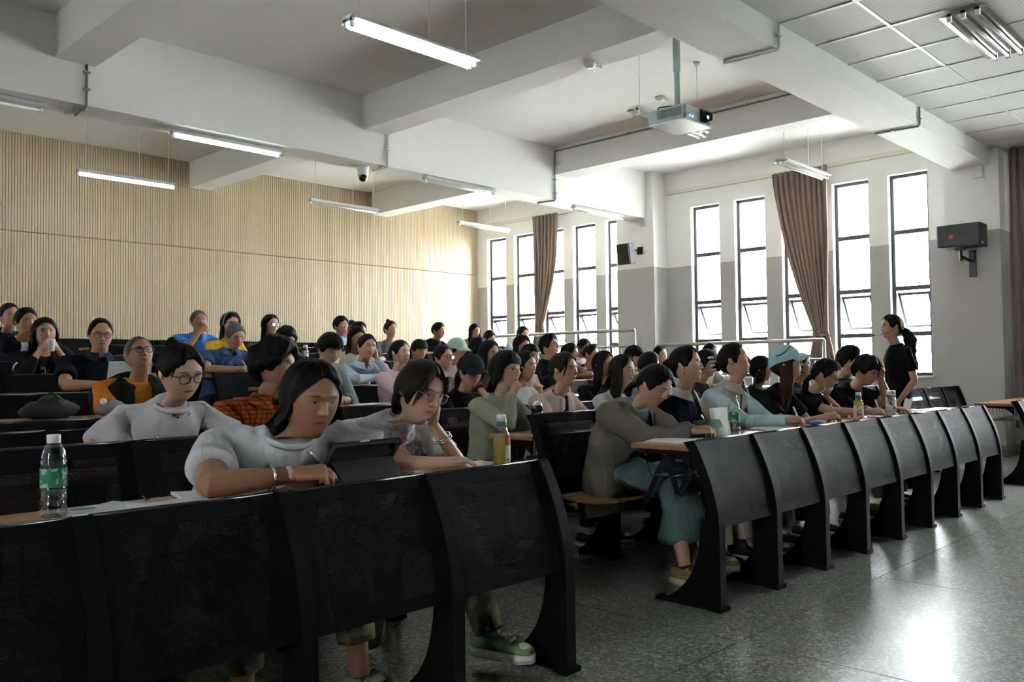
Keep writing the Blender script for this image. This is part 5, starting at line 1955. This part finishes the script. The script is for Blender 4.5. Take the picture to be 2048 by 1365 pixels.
def bottle(x, y, z, label, h, r, prof, cap, parts, liquid=None, cat='bottle'):
    e = empty('bottle', (x, y, z), label, cat)
    MB().lathe([(r * a, h * b) for a, b in prof], 24).obj('bottle_body', 'clear_plastic', e, True)
    cr, c0, c1, cm = cap
    MB().lathe([(r * cr * .97, h * c0), (r * cr, h * c0 + .002), (r * cr, h * c1 - .003), (r * cr * .93, h * c1)], 20).obj('bottle_cap', cm, e, True)
    for (nm, rr, b0, b1, mt) in parts:
        MB().lathe([(r * rr, h * b0), (r * rr, h * b1)], 24, caps=False).obj(nm, mt, e, True)
    if liquid:
        lm, top = liquid
        pr = [(a, b) for a, b in prof if b <= top] + [(1.0, top)]
        MB().lathe([(r * a * .95, h * b + .001) for a, b in pr], 24).obj('liquid', lm, e, True)
    return e
WATER = [(.55, .0), (.92, .015), (1.0, .06), (1.0, .20), (.97, .215), (1.0, .23), (1.0, .36), (.985, .37), (.985, .60), (1.0, .62), (1.0, .68), (.97, .69), (.99, .71), (.86, .80), (.62, .875), (.44, .91), (.44, .94)]
bottle(.82, 2.505, .768, 'clear water bottle with green label and white cap, on the left desk', .222, .033, WATER, (.52, .90, 1.0, 'cap_white'), [('bottle_label', 1.0, .375, .60, 'label_green')], ('water_body', .33))
TEA = [(.75, 0), (.98, .02), (1.0, .06), (1.0, .58), (.98, .62), (.62, .75), (.58, .77), (.58, .92)]
tb = bottle(2.42, 2.40, .768, 'bottle of yellow tea with red and white label, white cap', .205, .0345, TEA, (.54, .87, 1.0, 'cap_white'), [('neck_band', .61, .78, .865, 'cap_green'), ('neck_ring', .62, .755, .78, 'pink_red')], ('tea_liquid', .60))
lb = MB()
for mi, (z0, z1) in enumerate(((.43, .62), (.02, .43))):
    lb.loft([[(.0352 * math.cos(a), .0352 * math.sin(a), .205 * z) for a in [rad(-112 + 12 * i) for i in range(11)]] for z in (z0, z1)], False, False, mi)
lb.obj('bottle_label', ['pink_red', 'label_red'], tb, True)
bottle(4.33, 2.47, .768, 'empty clear water bottle with small green label by an open book', .225, .033, WATER, (.52, .91, 1.0, 'clear_plastic'), [('bottle_label', 1.0, .38, .58, 'label_green')])
jb = bottle(5.85, 2.395, .768, 'orange juice bottle with white cap and green neck band', .20, .032, TEA, (.56, .88, 1.0, 'cap_white'), [('neck_band', .62, .76, .865, 'cap_green'), ('bottle_label', 1.01, .10, .56, 'label_red')], ('juice_liquid', .72))
tm_ = empty('tumbler', (6.60, 2.46, .768), 'white and pink patterned tumbler on the front desk', 'tumbler')
MB().lathe([(.033, 0), (.037, .01), (.038, .13), (.034, .145)], 20).obj('tumbler_body', 'label_pink', tm_, True)
MB().lathe([(.033, .145), (.033, .165), (.028, .168)], 20).obj('collar_band', 'conduit', tm_, True)
MB().lathe([(.032, .165), (.034, .17), (.034, .19), (.028, .195)], 20).obj('lid', 'cap_white', tm_, True)
th_ = empty('thermos', (3.80, 3.47, .768), 'black thermos flask with silver dome lid at the bench end', 'thermos')
MB().lathe([(.034, 0), (.037, .01), (.037, .12), (.034, .135)], 20).obj('flask_body', 'black_plastic', th_, True)
MB().lathe([(.035, .135), (.037, .14), (.037, .165), (.034, .17)], 20).obj('flask_collar', 'black_plastic', th_, True)
MB().ball((0, 0, .168), (.033, .033, .024), 18, 8).obj('flask_lid', 'chrome', th_, True)
MB().tube([(.038, 0, .15), (.055, -.01, .12), (.05, -.015, .07)], .004, 6).obj('strap', 'pink_red', th_, True)
bottle(4.63, ROW_Y[3] + .22, DZ[4], 'milky bottle with bright yellow cap on the fourth desk row', .20, .031, TEA, (.6, .86, 1.0, 'cap_yellow'), [('bottle_label', 1.01, .25, .62, 'label_red')], ('juice_liquid', .5))
bottle(5.00, ROW_Y[2] + .25, DZ[3], 'clear bottle with dark green lid beside the black cap', .17, .026, TEA, (.75, .84, 1.0, 'cap_green'), [('bottle_label', 1.01, .1, .6, 'paper')])
bottle(5.27, ROW_Y[6] + .22, DZ[7], 'pale flask standing before the long-haired woman at the back', .20, .034, TEA, (.7, .86, 1.0, 'cap_white'), [('bottle_label', 1.01, .2, .7, 'label_pink')])
tk = empty('tumbler', (4.66, ROW_Y[6] + .20, DZ[7]), 'dark tumbler with yellow emblem beside the yellow T-shirt', 'tumbler')
MB().lathe([(.034, 0), (.042, .18), (.044, .19), (.04, .20)], 18).obj('tumbler_body', 'dark_plastic', tk, True)
MB().obox((-.028, -.030, .11), (.010, -.010, 0), (.002, .002, 0), (0, 0, .014)).obj('emblem', 'cap_yellow', tk)

def lined_paper():
    t = NT('lined_paper')
    g = t.coord()
    s = t.sep(g)
    f = t.math('LESS_THAN', t.math('FRACT', t.math('DIVIDE', s[1], .009)), .12)
    n = t.math('GREATER_THAN', t.noise(t.mapping(g, (1, 1.5, 1)), 160, 2), .56)
    band = t.math('LESS_THAN', t.math('ABSOLUTE', t.math('SUBTRACT', t.math('FRACT', t.math('DIVIDE', s[1], .009)), .55)), .22)
    txt = t.math('MULTIPLY', n, band)
    c = t.mix(t.math('MULTIPLY', f, .25), (.78, .79, .81), (.45, .5, .6))
    M['lined'] = t.set(t.mix(t.math('MULTIPLY', txt, .5), c, (.12, .13, .2)), .7, 0, .3)
lined_paper()
def sheet(x, y, z, w_, h_, rot, label, n=1, mat='lined', cat='paper', curlv=.004, name='paper_sheet'):
    m = MB()
    k = 8
    th = .0006 * n
    top = [[(-w_ / 2 + w_ * i / k, -h_ / 2 + h_ * j / k, th + curlv * ((i / k - .5) ** 2 * 4) * (j / k)) for j in range(k + 1)] for i in range(k + 1)]
    bot = [[(p[0], p[1], p[2] - th) for p in r] for r in top]
    V = [p for r in top for p in r] + [p for r in bot for p in r]
    N_ = (k + 1) ** 2
    F = [(i * (k + 1) + j, (i + 1) * (k + 1) + j, (i + 1) * (k + 1) + j + 1, i * (k + 1) + j + 1) for i in range(k) for j in range(k)]
    F += [tuple(q + N_ for q in f[::-1]) for f in F]
    rim = [i * (k + 1) for i in range(k + 1)] + [k * (k + 1) + j for j in range(1, k + 1)] + [i * (k + 1) + k for i in range(k - 1, -1, -1)] + [j for j in range(k - 1, 0, -1)]
    for q in range(len(rim)):
        a_, b_ = rim[q], rim[(q + 1) % len(rim)]
        F.append((a_, a_ + N_, b_ + N_, b_))
    m.add(V, F)
    o = m.obj(name, mat, None, True, 30)
    o.location = (x, y, z)
    o.rotation_euler = (0, 0, rad(rot))
    return tag(o, label, cat)
d1 = .7685
sheet(.99, 2.49, d1, .21, .28, 22, 'printed sheet of paper lying right of the water bottle')
sheet(.93, 2.44, d1 + .002, .20, .15, -8, 'second loose paper sheet half under the printed one, nearest the water bottle')
sheet(1.12, 2.40, d1 + .006, .21, .20, 8, 'paper stack overhanging the barrier edge on the left desk', 6)
sheet(1.36, 2.53, d1, .34, .20, -10, 'thick open booklet beside the elbow of the person writing', 14)
sheet(1.60, 2.40, d1, .15, .12, 4, 'white page under the hand of the person with bangle')
sheet(2.12, 2.40, d1, .30, .13, -4, 'white page in front of the girl with floral print', 2)
bt = MB().box(-.03, .03, -.012, .012, 0, .002).obj('bookmark', plain('teal_slip', (.05, .28, .30), .6))
bt.location = (.90, 2.52, d1 + .0105)
tag(bt, 'teal paper slip beside the water bottle', 'bookmark')
cl_ = empty('paper_clip', (1.11, 2.60, d1), 'small brown clip standing on the left desk', 'clip')
MB().tube([(0, 0, .003), (-.012, 0, .018)], .002, 6).tube([(-.003, 0, .003), (.012, .004, .005)], .003, 6).obj('clip_wire', 'wood', cl_, True)

# tablet in a folio case
tbx = empty('tablet', (1.76, 2.425, d1), 'tablet in black folio case propped on the left desk', 'tablet')
R_ = Matrix.Rotation(rad(2), 3, 'Z')
def fold(m, x0, x1, p, q, th):
    p, q = Vector((0, *p)), Vector((0, *q))
    d = (q - p)
    n = Vector((0, -d.z, d.y)).normalized() * th
    V = []
    for x in (x0, x1):
        for b in (p, q, q + n, p + n):
            V.append(R_ @ Vector((x, b.y, b.z)))
    return m.add(V, [(0, 1, 2, 3), (7, 6, 5, 4), (0, 4, 5, 1), (1, 5, 6, 2), (2, 6, 7, 3), (3, 7, 4, 0)])
ang = rad(62)
py, pz = .075, .006
tx, tz = py + .0, pz
hgt = .185
top = (py - .125, pz + .140)
plain('folio', (.018, .020, .022), .6)
plain('folio_back', (.055, .055, .040), .5)
fold(MB(), -.135, .135, (py, pz), top, .010).obj('tablet_shell', 'folio_back', tbx)
fold(MB(), -.137, .137, (py + .001, pz - .002), (top[0] + .002, top[1] + .002), -.004).obj('screen', 'black_plastic', tbx)
fr_ = MB()
fold(fr_, -.140, -.132, (py - .001, pz), top, .014)
fold(fr_, .132, .140, (py - .001, pz), top, .014)
tt = ((py * .06 + top[0] * .94), (pz * .06 + top[1] * .94))
fold(fr_, -.140, .140, tt, top, .015)
fr_.obj('case_rim', 'folio', tbx)
midp = (py * .38 + top[0] * .62, pz * .38 + top[1] * .62)
fold(MB(), -.128, .128, (midp[0] - .012, midp[1] - .008), (-.105, .004), .004).obj('case_flap', 'folio', tbx)
fold(MB(), -.130, .130, (py, .001), (-.108, .001), .005).obj('case_base', 'folio', tbx)
o_ = MB().obox(R_ @ Vector((.112, top[0] - .0005, top[1] - .018)), R_ @ Vector((.015, 0, 0)), R_ @ Vector((0, .006, .004)), R_ @ Vector((0, -.007, .009))).obj('camera_bump', 'black_plastic', tbx)
MB().obox(R_ @ Vector((-.02, top[0] - .004, top[1] + .004)), R_ @ Vector((.018, 0, 0)), R_ @ Vector((0, .004, 0)), R_ @ Vector((0, 0, .003))).obj('stylus_clasp', 'white_metal', tbx)

def book(x, y, z, rot, label, w_=.15, h_=.21, th=.008, cover='paper', name='notebook', pages='lined'):
    e = empty(name, (x, y, z), label, 'notebook' if name == 'notebook' else 'book')
    e.rotation_euler = (0, 0, rad(rot))
    MB().box(-w_ - .004, w_ + .004, -h_ / 2 - .003, h_ / 2 + .003, 0, .003).obj('cover', cover, e)
    for sg in (-1, 1):
        m = MB()
        k = 7
        rings = []
        for i in range(k + 1):
            u = i / k
            zz = .003 + th * (math.sin(u * math.pi) ** .5 * .5 + .5 * (1 - u)) if True else 0
            xx = sg * w_ * u
            rings.append([(xx, -h_ / 2, .003), (xx, h_ / 2, .003), (xx, h_ / 2, zz), (xx, -h_ / 2, zz)])
        if sg < 0:
            rings = rings[::-1]
        m.loft(rings)
        m.obj('page_block', pages, e)
    return e
book(3.86, 2.53, d1, 6, 'open white notebook under the hand of the brown hoodie', .15, .22, .010)
book(5.02, 2.545, d1, -3, 'open notebook in front of the beige vest', .16, .21, .010)
sheet(4.83, 2.44, d1 + .001, .22, .12, 10, 'yellow paper sheet on the front desk', 1, plain('yellow_paper', (.62, .60, .16), .7))
# standing books
gb = empty('packet', (4.10, 2.45, d1), 'dark green glossy packet leaning on the front desk', 'packet')
label_mat('green_cover', (.010, .075, .055), (.05, .17, .15), 12)
pk = MB()
nn = 8
for sg in (0, 1):
    pass
rows_ = []
for i in range(nn + 1):
    u = i / nn
    bul = .016 * math.sin(u * math.pi)
    rows_.append([(-.095 + .19 * u, -bul - .004, .010), (-.095 + .19 * u, bul + .004, .010), (-.095 + .19 * u, bul * .5 + .062, .105), (-.095 + .19 * u, -bul + .045, .105)])
pk.loft(rows_)
o = pk.obj('packet_wrap', 'green_cover', gb, True, 35)
o.rotation_euler = (rad(-8), 0, rad(-12))
sb_ = empty('book', (4.36, 2.56, d1), 'cream book standing open behind the empty bottle', 'book')
MB().obox((-.02, 0, .075), (.105, .02, 0), (-.002, .010, 0), (0, .012, .074)).obj('book_block', plain('cream_page', (.60, .58, .52), .7), sb_)
MB().obox((-.02, .013, .075), (.108, .021, 0), (0, .002, 0), (0, .012, .076)).obj('cover', 'paper', sb_)
pu = MB()
pu.ball((0, 0, .018), (.085, .035, .018), 18, 8)
o = pu.obj('pencil_pouch', plain('blue_pouch', (.09, .14, .38), .7), None, True)
o.location = (5.36, 2.46, d1)
o.rotation_euler = (0, 0, rad(-10))
tag(o, 'blue soft pencil pouch on the front desk', 'pouch')
pb = empty('phone', (6.42, 2.48, d1), 'pink phone lying by the patterned tumbler', 'phone')
MB().rbox(-.04, .04, -.075, .075, 0, .010, .006).obj('phone_body', plain('pink_phone', (.60, .38, .42), .4), pb)
MB().rbox(.0, .03, .03, .06, .010, .013, .004).obj('camera_block', 'black_plastic', pb)
ts = empty('tissue_pack', (7.06, 2.50, d1), 'white tissue pack with a tissue pulled up', 'tissue')
MB().rbox(-.08, .08, -.05, .05, 0, .035, .015).obj('pack', 'paper', ts)
tp = MB()
rr_ = []
for i in range(7):
    u = i / 6
    rr_.append([(-.02 + .05 * u * u, -.03 + .01 * q, .03 + .085 * u + .006 * math.sin(q * 1.7 + i)) for q in range(7)])
tp.loft(rr_, False, False)
o = tp.obj('tissue', 'paper', ts, True)
o.modifiers.new('t', 'SOLIDIFY').thickness = .002
sheet(7.75, 2.50, d1, .55, .20, 0, 'white papers spread at the far end of the front desk', 3, 'paper')
sheet(5.55, 2.50, d1, .2, .14, 6, 'note page in front of the light blue cap')
sheet(6.22, 2.50, d1, .2, .16, -6, 'note page in front of the black T-shirt writer')
sheet(3.98, ROW_Y[3] + .20, DZ[4] + .0005, .32, .18, 4, 'white paper before the pale teal hoodie', 2)
sheet(3.95, ROW_Y[5] + .19, DZ[6] + .0005, .20, .15, 5, 'yellowish notebook under the grey-haired writer', 8, 'yellow_paper')
# laptop of the man in the dark polo
lp = empty('laptop', (2.52, ROW_Y[4] + .17, DZ[5]), 'silver laptop open before the man in dark polo', 'laptop')
MB().rbox(-.15, .15, -.10, .11, 0, .014, .008).obj('keyboard_base', 'white_metal', lp)
MB().obox((0, -.128, .11), (.15, 0, 0), (0, .004, .0012), (0, -.030, .100)).obj('screen_lid', 'white_metal', lp)
MB().obox((0, -.122, .112), (.14, 0, 0), (0, .001, .0003), (0, -.028, .092)).obj('screen', 'black_plastic', lp)
# bags on the left desk
def lumpy(name, c, r, mat, label, seed, cat='bag'):
    m = MB().ball((0, 0, r[2] * .85), r, 22, 12)
    V = np.array(m.v)
    w_ = wobble(V, seed, 26)
    V = V * (1 + .22 * w_[:, None] + .12 * wobble(V, seed + 3, 60)[:, None])
    V[:, 2] = np.maximum(V[:, 2], 0)
    m.v = [tuple(q) for q in V]
    e = empty(name, c, label, cat)
    m.obj('bag_body', mat, e, True)
    return e
e = lumpy('pouch', (2.10, ROW_Y[3] + .20, DZ[4]), (.10, .07, .05), plain('grey_bag', (.20, .21, .23), .8), 'small grey pouch on the desk before the orange T-shirt', 4)
MB().ball((-.06, -.02, .09), .02, 12, 8).obj('pompom', 'paper', e, True)
e = lumpy('bag', (1.75, ROW_Y[3] + .20, DZ[4]), (.16, .09, .07), plain('black_bag', (.018, .018, .02), .75), 'slouched black bag on the desk at far left', 9)
MB().tube([(-.08, -.05, .10), (-.02, -.07, .15), (.06, -.05, .10)], .008, 6).obj('bag_handle', 'black_bag', e, True)

# ------------------------------------------------------------------ things people hold or wear
def pen(pos, d, label, mat='black_plastic', L=.15, tipmat='chrome', r=.0055):
    e = empty('pen', pos, label, 'pen', 'pens held by the writers')
    d = Vector(d).normalized()
    MB().tube([d * .012, d * (L * .72)], r, 8).obj('barrel', mat, e, True)
    MB().tube([d * 0, d * .012], [.001, r * .9], 8).obj('tip', tipmat, e, True)
    MB().tube([d * (L * .72), d * L], [r * 1.1, r * .9], 8).obj('pen_cap', tipmat if mat == 'black_plastic' else mat, e, True)
    return e
PENS = [('white_tee_man', 'black and silver pen held by the person with bangle', 'black_plastic'), ('bun_woman', 'silver pen of the woman with bun', 'chrome'), ('grey_polo_man', 'white pen of the grey-haired writer', 'white_plastic'), ('hoodie_woman', 'dark pen of the brown hoodie writer', 'black_plastic'), ('vest_woman', 'white marker held by the woman in beige vest', 'white_plastic'), ('cap_woman', 'pale pen held by the woman in light blue cap', 'white_plastic'), ('black_tee_writer', 'white pen of the black T-shirt writer', 'white_plastic'), ('teal_hoodie_man', 'pen held by the pale teal hoodie', 'black_plastic')]
for pid, lab, mt in PENS:
    q = PEOPLE_MADE[pid]
    A_ = q['arms']['r']
    tip = A_['tip']
    W = A_['W']
    base = Vector((tip.x, tip.y, FLOOR_Z[next(t for t in TABLE if t['id'] == pid)['row']] + .770))
    d = Vector((0, 0, .080)) + q['right'] * .045 - q['fwd'] * .012
    pen(base, d, lab, mt)

def ring_part(center, axis, r, thick, name, mat, parent, flat=1.0):
    ax = Vector(axis).normalized()
    u_ = ax.orthogonal().normalized()
    v_ = ax.cross(u_)
    pts = [Vector(center) + u_ * (r * math.cos(2 * math.pi * i / 24)) + v_ * (r * math.sin(2 * math.pi * i / 24)) for i in range(25)]
    m = MB().tube(pts, thick, 8, flat=flat)
    o = m.obj(name, mat, parent, True)
    o.location = -Vector(parent.location)
    return o
q = PEOPLE_MADE['white_tee_man']
A_ = q['arms']['r']
ring_part(A_['E'] * .30 + A_['W'] * .70, A_['W'] - A_['E'], .040, .005, 'bangle', 'chrome', q['obj'], 1.6)
ax_ = (A_['W'] - A_['E']).normalized()
u_ = (Zv - ax_ * ax_.z).normalized()
v_ = ax_.cross(u_)
pm = MB()
c_ = A_['E'] * .08 + A_['W'] * .92
pm.loft([[c_ + ax_ * (.018 * k_) + u_ * (.0292 * math.cos(rad(a_))) + v_ * (.0292 * math.sin(rad(a_))) for a_ in range(-10, 130, 10)] for k_ in (-.5, .5)], False, False)
o = pm.obj('plaster_strip', plain('plaster', (.62, .36, .30), .7), q['obj'], True)
o.location = -Vector(q['obj'].location)
o.modifiers.new('t', 'SOLIDIFY').thickness = .002
q = PEOPLE_MADE['cheek_girl']
A_ = q['arms']['l']
for f_ in (.28, .33):
    ring_part(A_['E'] * f_ + A_['W'] * (1 - f_), (A_['W'] - A_['E']) + Vector((.05, 0, .03)), .036, .0022, 'bangle', 'chrome', q['obj'])
q = PEOPLE_MADE['black_tee_writer']
A_ = q['arms']['r']
ring_part(A_['E'] * .2 + A_['W'] * .8, A_['W'] - A_['E'], .030, .005, 'wristband', 'pink_red', q['obj'])

# headband, hair clip, cap mark, pendant
q = PEOPLE_MADE['yellow_woman']
def head_ring(q, th0, name, mat, half=.012, off=.018, a0=-100, a1=100):
    H, Rh, s = q['H'], q['Rh'], q['s']
    m = MB()
    rows_ = []
    for dlt in (-half, half):
        row = []
        for i in range(21):
            a = rad(a0 + (a1 - a0) * i / 20)
            th = math.acos(math.cos(th0) if True else 0)
            p_ = head_surface(np.array([abs(a)]), np.array([math.pi / 2 if a > 0 else -math.pi / 2]))[0]
            n_ = head_normal(p_[None])[0]
            p_ = p_ + n_ * off
            row.append(H + Rh @ Vector((p_[0], p_[1] + .035 + dlt, p_[2])) * s)
        rows_.append(row)
    m.loft(rows_, False, False)
    o = m.obj(name, mat, q['obj'], True)
    o.location = -Vector(q['obj'].location)
    o.modifiers.new('t', 'SOLIDIFY').thickness = .006
head_ring(q, .8, 'headband', plain('blue_band', (.06, .17, .26), .7), .016, .022)
q = PEOPLE_MADE['vest_woman']
m = MB()
for sg in (-1, 1):
    for i in range(4):
        z = -.03 + .028 * i
        m.tube([q['H'] + q['Rh'] @ Vector((sg * .004, -.125, z)), q['H'] + q['Rh'] @ Vector((sg * .028, -.150, z + .005)), q['H'] + q['Rh'] @ Vector((sg * .040, -.118, z + .004))], [.008, .007, .004], 6)
o = m.obj('hair_clip', plain('clip_cream', (.60, .57, .46), .4), q['obj'], True)
o.location = -Vector(q['obj'].location)
q = PEOPLE_MADE['cap_woman']
pts = []
for i in range(9):
    u = i / 8
    p_ = head_surface(np.array([rad(34 + 20 * math.sin(u * 6) * .25 + 26 * (1 - u))]), np.array([rad(118 - 78 * u)]))[0]
    n_ = head_normal(p_[None])[0]
    pts.append(q['H'] + q['Rh'] @ Vector(p_ + n_ * .0235) * q['s'])
o = MB().tube(pts, .0035, 6).obj('cap_stripe', 'black_plastic', q['obj'], True)
o.location = -Vector(q['obj'].location)
q = PEOPLE_MADE['black_cap_person']
c_ = q['sp'](.80) + q['fwd'] * .135
o = MB().obox(c_, q['right'] * .012, q['fwd'] * .003, Vector((0, 0, .02))).obj('pendant', 'white_plastic', q['obj'])
o.location = -Vector(q['obj'].location)
# cup with straw
q = PEOPLE_MADE['drink_woman']
cpos = q['H'] + q['Rh'] @ Vector((0, .175, -.165))
cu = empty('cup', cpos, 'plastic cup with straw held by the woman in black blazer', 'cup')
MB().lathe([(.026, 0), (.034, .09), (.036, .095)], 18).obj('cup_body', 'white_plastic', cu, True)
mouth = q['H'] + q['Rh'] @ Vector((0, .10, -.058)) - cpos
MB().tube([(0, 0, .06), mouth], .0035, 8).obj('straw', 'cap_white', cu, True)
# headset microphone of the standing speaker
q = PEOPLE_MADE['teacher']
hw = lambda v: q['H'] + q['Rh'] @ Vector(v) - q['obj'].location
m = MB().tube([hw((-.085, -.01, -.01)), hw((-.075, .06, -.06)), hw((-.04, .13, -.085)), hw((-.01, .165, -.085))], .0022, 6)
m.ball(hw((-.005, .175, -.084)), .011, 10, 7)
m.obj('headset_microphone', 'black_plastic', q['obj'], True)

# prints on T-shirts, laid onto the cloth
from mathutils.bvhtree import BVHTree
def garment_of(pid, base='shirt'):
    for ch in PEOPLE_MADE[pid]['obj'].children:
        if ch.name.split('.')[0] == base:
            return ch
def project(pid, pts, direction, base='shirt'):
    """drop points (world) along a direction onto a garment"""
    g = garment_of(pid, base)
    bv = project.cache.get(g.name)
    if bv is None:
        bv = BVHTree.FromPolygons([v.co[:] for v in g.data.vertices], [p_.vertices[:] for p_ in g.data.polygons])
        project.cache[g.name] = bv
    out = []
    for p_ in pts:
        hit = bv.ray_cast(Vector(p_), Vector(direction))
        out.append(hit[0] + hit[1] * .0025 if hit[0] is not None else None)
    return out
project.cache = {}
def decal(pid, shapes, name, mats, label=None):
    """shapes: list of (polygon in world XZ, y start, material index)"""
    m = MB()
    for poly, y0, mi in shapes:
        pts = project(pid, [(x, y0, z) for x, z in poly], (0, 1, 0))
        if all(p_ is not None for p_ in pts):
            c = sum((Vector(p_) for p_ in pts), Vector()) / len(pts)
            m.add([c + Vector((0, -.001, 0))] + pts, [(0, 1 + i, 1 + (i + 1) % len(pts)) for i in range(len(pts))], mi)
    if m.v:
        o = m.obj(name, mats, PEOPLE_MADE[pid]['obj'])
        o.location = -Vector(PEOPLE_MADE[pid]['obj'].location)
        if label:
            o['label'] = label
def disc(x, z, r, n=8, ph=0):
    return [(x + r * math.cos(2 * math.pi * i / n + ph), z + r * math.sin(2 * math.pi * i / n + ph)) for i in range(n)]
def rect(x, z, w_, h_, rot=0):
    c, s_ = math.cos(rad(rot)), math.sin(rad(rot))
    return [(x + a * c - b * s_, z + a * s_ + b * c) for a, b in ((-w_, -h_), (w_, -h_), (w_, h_), (-w_, h_))]
plain('ink_pink', (.60, .06, .22), .7)
plain('ink_blue', (.05, .22, .42), .7)
plain('ink_purple', (.18, .10, .38), .7)
plain('ink_red', (.45, .04, .05), .7)
plain('ink_black', (.02, .02, .03), .7)
q = PEOPLE_MADE['cheek_girl']
def on_chest(u, v):
    """print coordinates (px offsets in the print) to world XZ on the chest"""
    return (q['NB'].x + .005 + u * .0017, q['NB'].z - .078 + v * .0017)
FL = on_chest(8, 0)
BI = on_chest(38, 10)
TX = [on_chest(-26 + 6 * i, (-2, 0, -2, 0, -3)[i]) for i in range(5)]
DT = [on_chest(-30 + 5 * i, -9) for i in range(8)]
PU = [on_chest(18 + 5 * i, -13) for i in range(5)]
STARS = [on_chest(20, 0), on_chest(31, 6), on_chest(25, -2)]
EM = [(1.613, 1.017), (1.624, 1.004), (1.640, 0.990), (1.668, 0.970), (1.686, 0.962), (1.742, 0.971), (1.765, 1.000), (1.770, 1.016)]
sh = []
for k in range(6):
    a = k * math.pi / 3
    sh.append((disc(FL[0] + .009 * math.cos(a), FL[1] + .009 * math.sin(a), .0062), 1.9, 0))
sh += [(disc(FL[0], FL[1], .003), 1.9, 1), ([(BI[0] - .012, BI[1] - .010), (BI[0] + .004, BI[1] - .006), (BI[0] + .014, BI[1] + .016), (BI[0] + .002, BI[1] + .006), (BI[0] - .008, BI[1] + .008)], 1.9, 0)]
for i, p_ in enumerate(TX):
    sh += [(rect(p_[0], p_[1], .0016, .008, 12), 1.9, 1), (rect(p_[0] + .004, p_[1] - .006, .004, .0014, 8), 1.9, 1)]
for p_ in DT:
    sh.append((disc(p_[0], p_[1], .0028, 6), 1.9, 0))
for i, p_ in enumerate(PU):
    sh += [(rect(p_[0], p_[1], .0018, .006, 0), 1.9, 2), (rect(p_[0] + .003, p_[1] + .004, .003, .0013, 20), 1.9, 2)]
for p_ in STARS:
    sh.append((disc(p_[0], p_[1], .0045, 5), 1.9, 1))
decal('cheek_girl', sh, 'shirt_print', ['ink_pink', 'ink_blue', 'ink_purple'], 'pink, blue and purple floral print')
decal('bun_woman', [(rect(p_[0], p_[1], .0075, .0028, (-50, -45, -35, -25, -10, 40, 60, 65)[i]), 2.9, 1 if i == 6 else 0) for i, p_ in enumerate(EM)], 'embroidery', ['ink_black', 'ink_red'], 'dark dashes around the neckline')


# navy cloth pushed into the rack of the front desk, its straps hanging out
nb_ = empty('jacket', (3.78, 2.5, .40), 'navy cloth with dangling straps in the front desk rack beside teal skirt', 'jacket')
plain('navy_cloth', (.010, .013, .026), .9)
for pts_ in (((3.780, 2.512, 0.716), (3.780, 2.591, 0.634), (3.780, 2.656, 0.499), (3.780, 2.682, 0.457)), ((3.780, 2.512, 0.716), (3.780, 2.515, 0.601), (3.780, 2.487, 0.501)), ((3.780, 2.379, 0.699), (3.780, 2.425, 0.582), (3.780, 2.478, 0.497)), ((3.780, 2.558, 0.726), (3.780, 2.467, 0.701), (3.780, 2.373, 0.699))):
    MB().tube([Vector(v_) - Vector((3.78, 2.5, .40)) for v_ in pts_], .018, 8, flat=.35, upv=(1, 0, 0)).obj('strap', 'navy_cloth', nb_, True)
MB().ball((.03, .0, .235), (.10, .09, .028), 16, 8).obj('folded_cloth', 'navy_cloth', nb_, True)
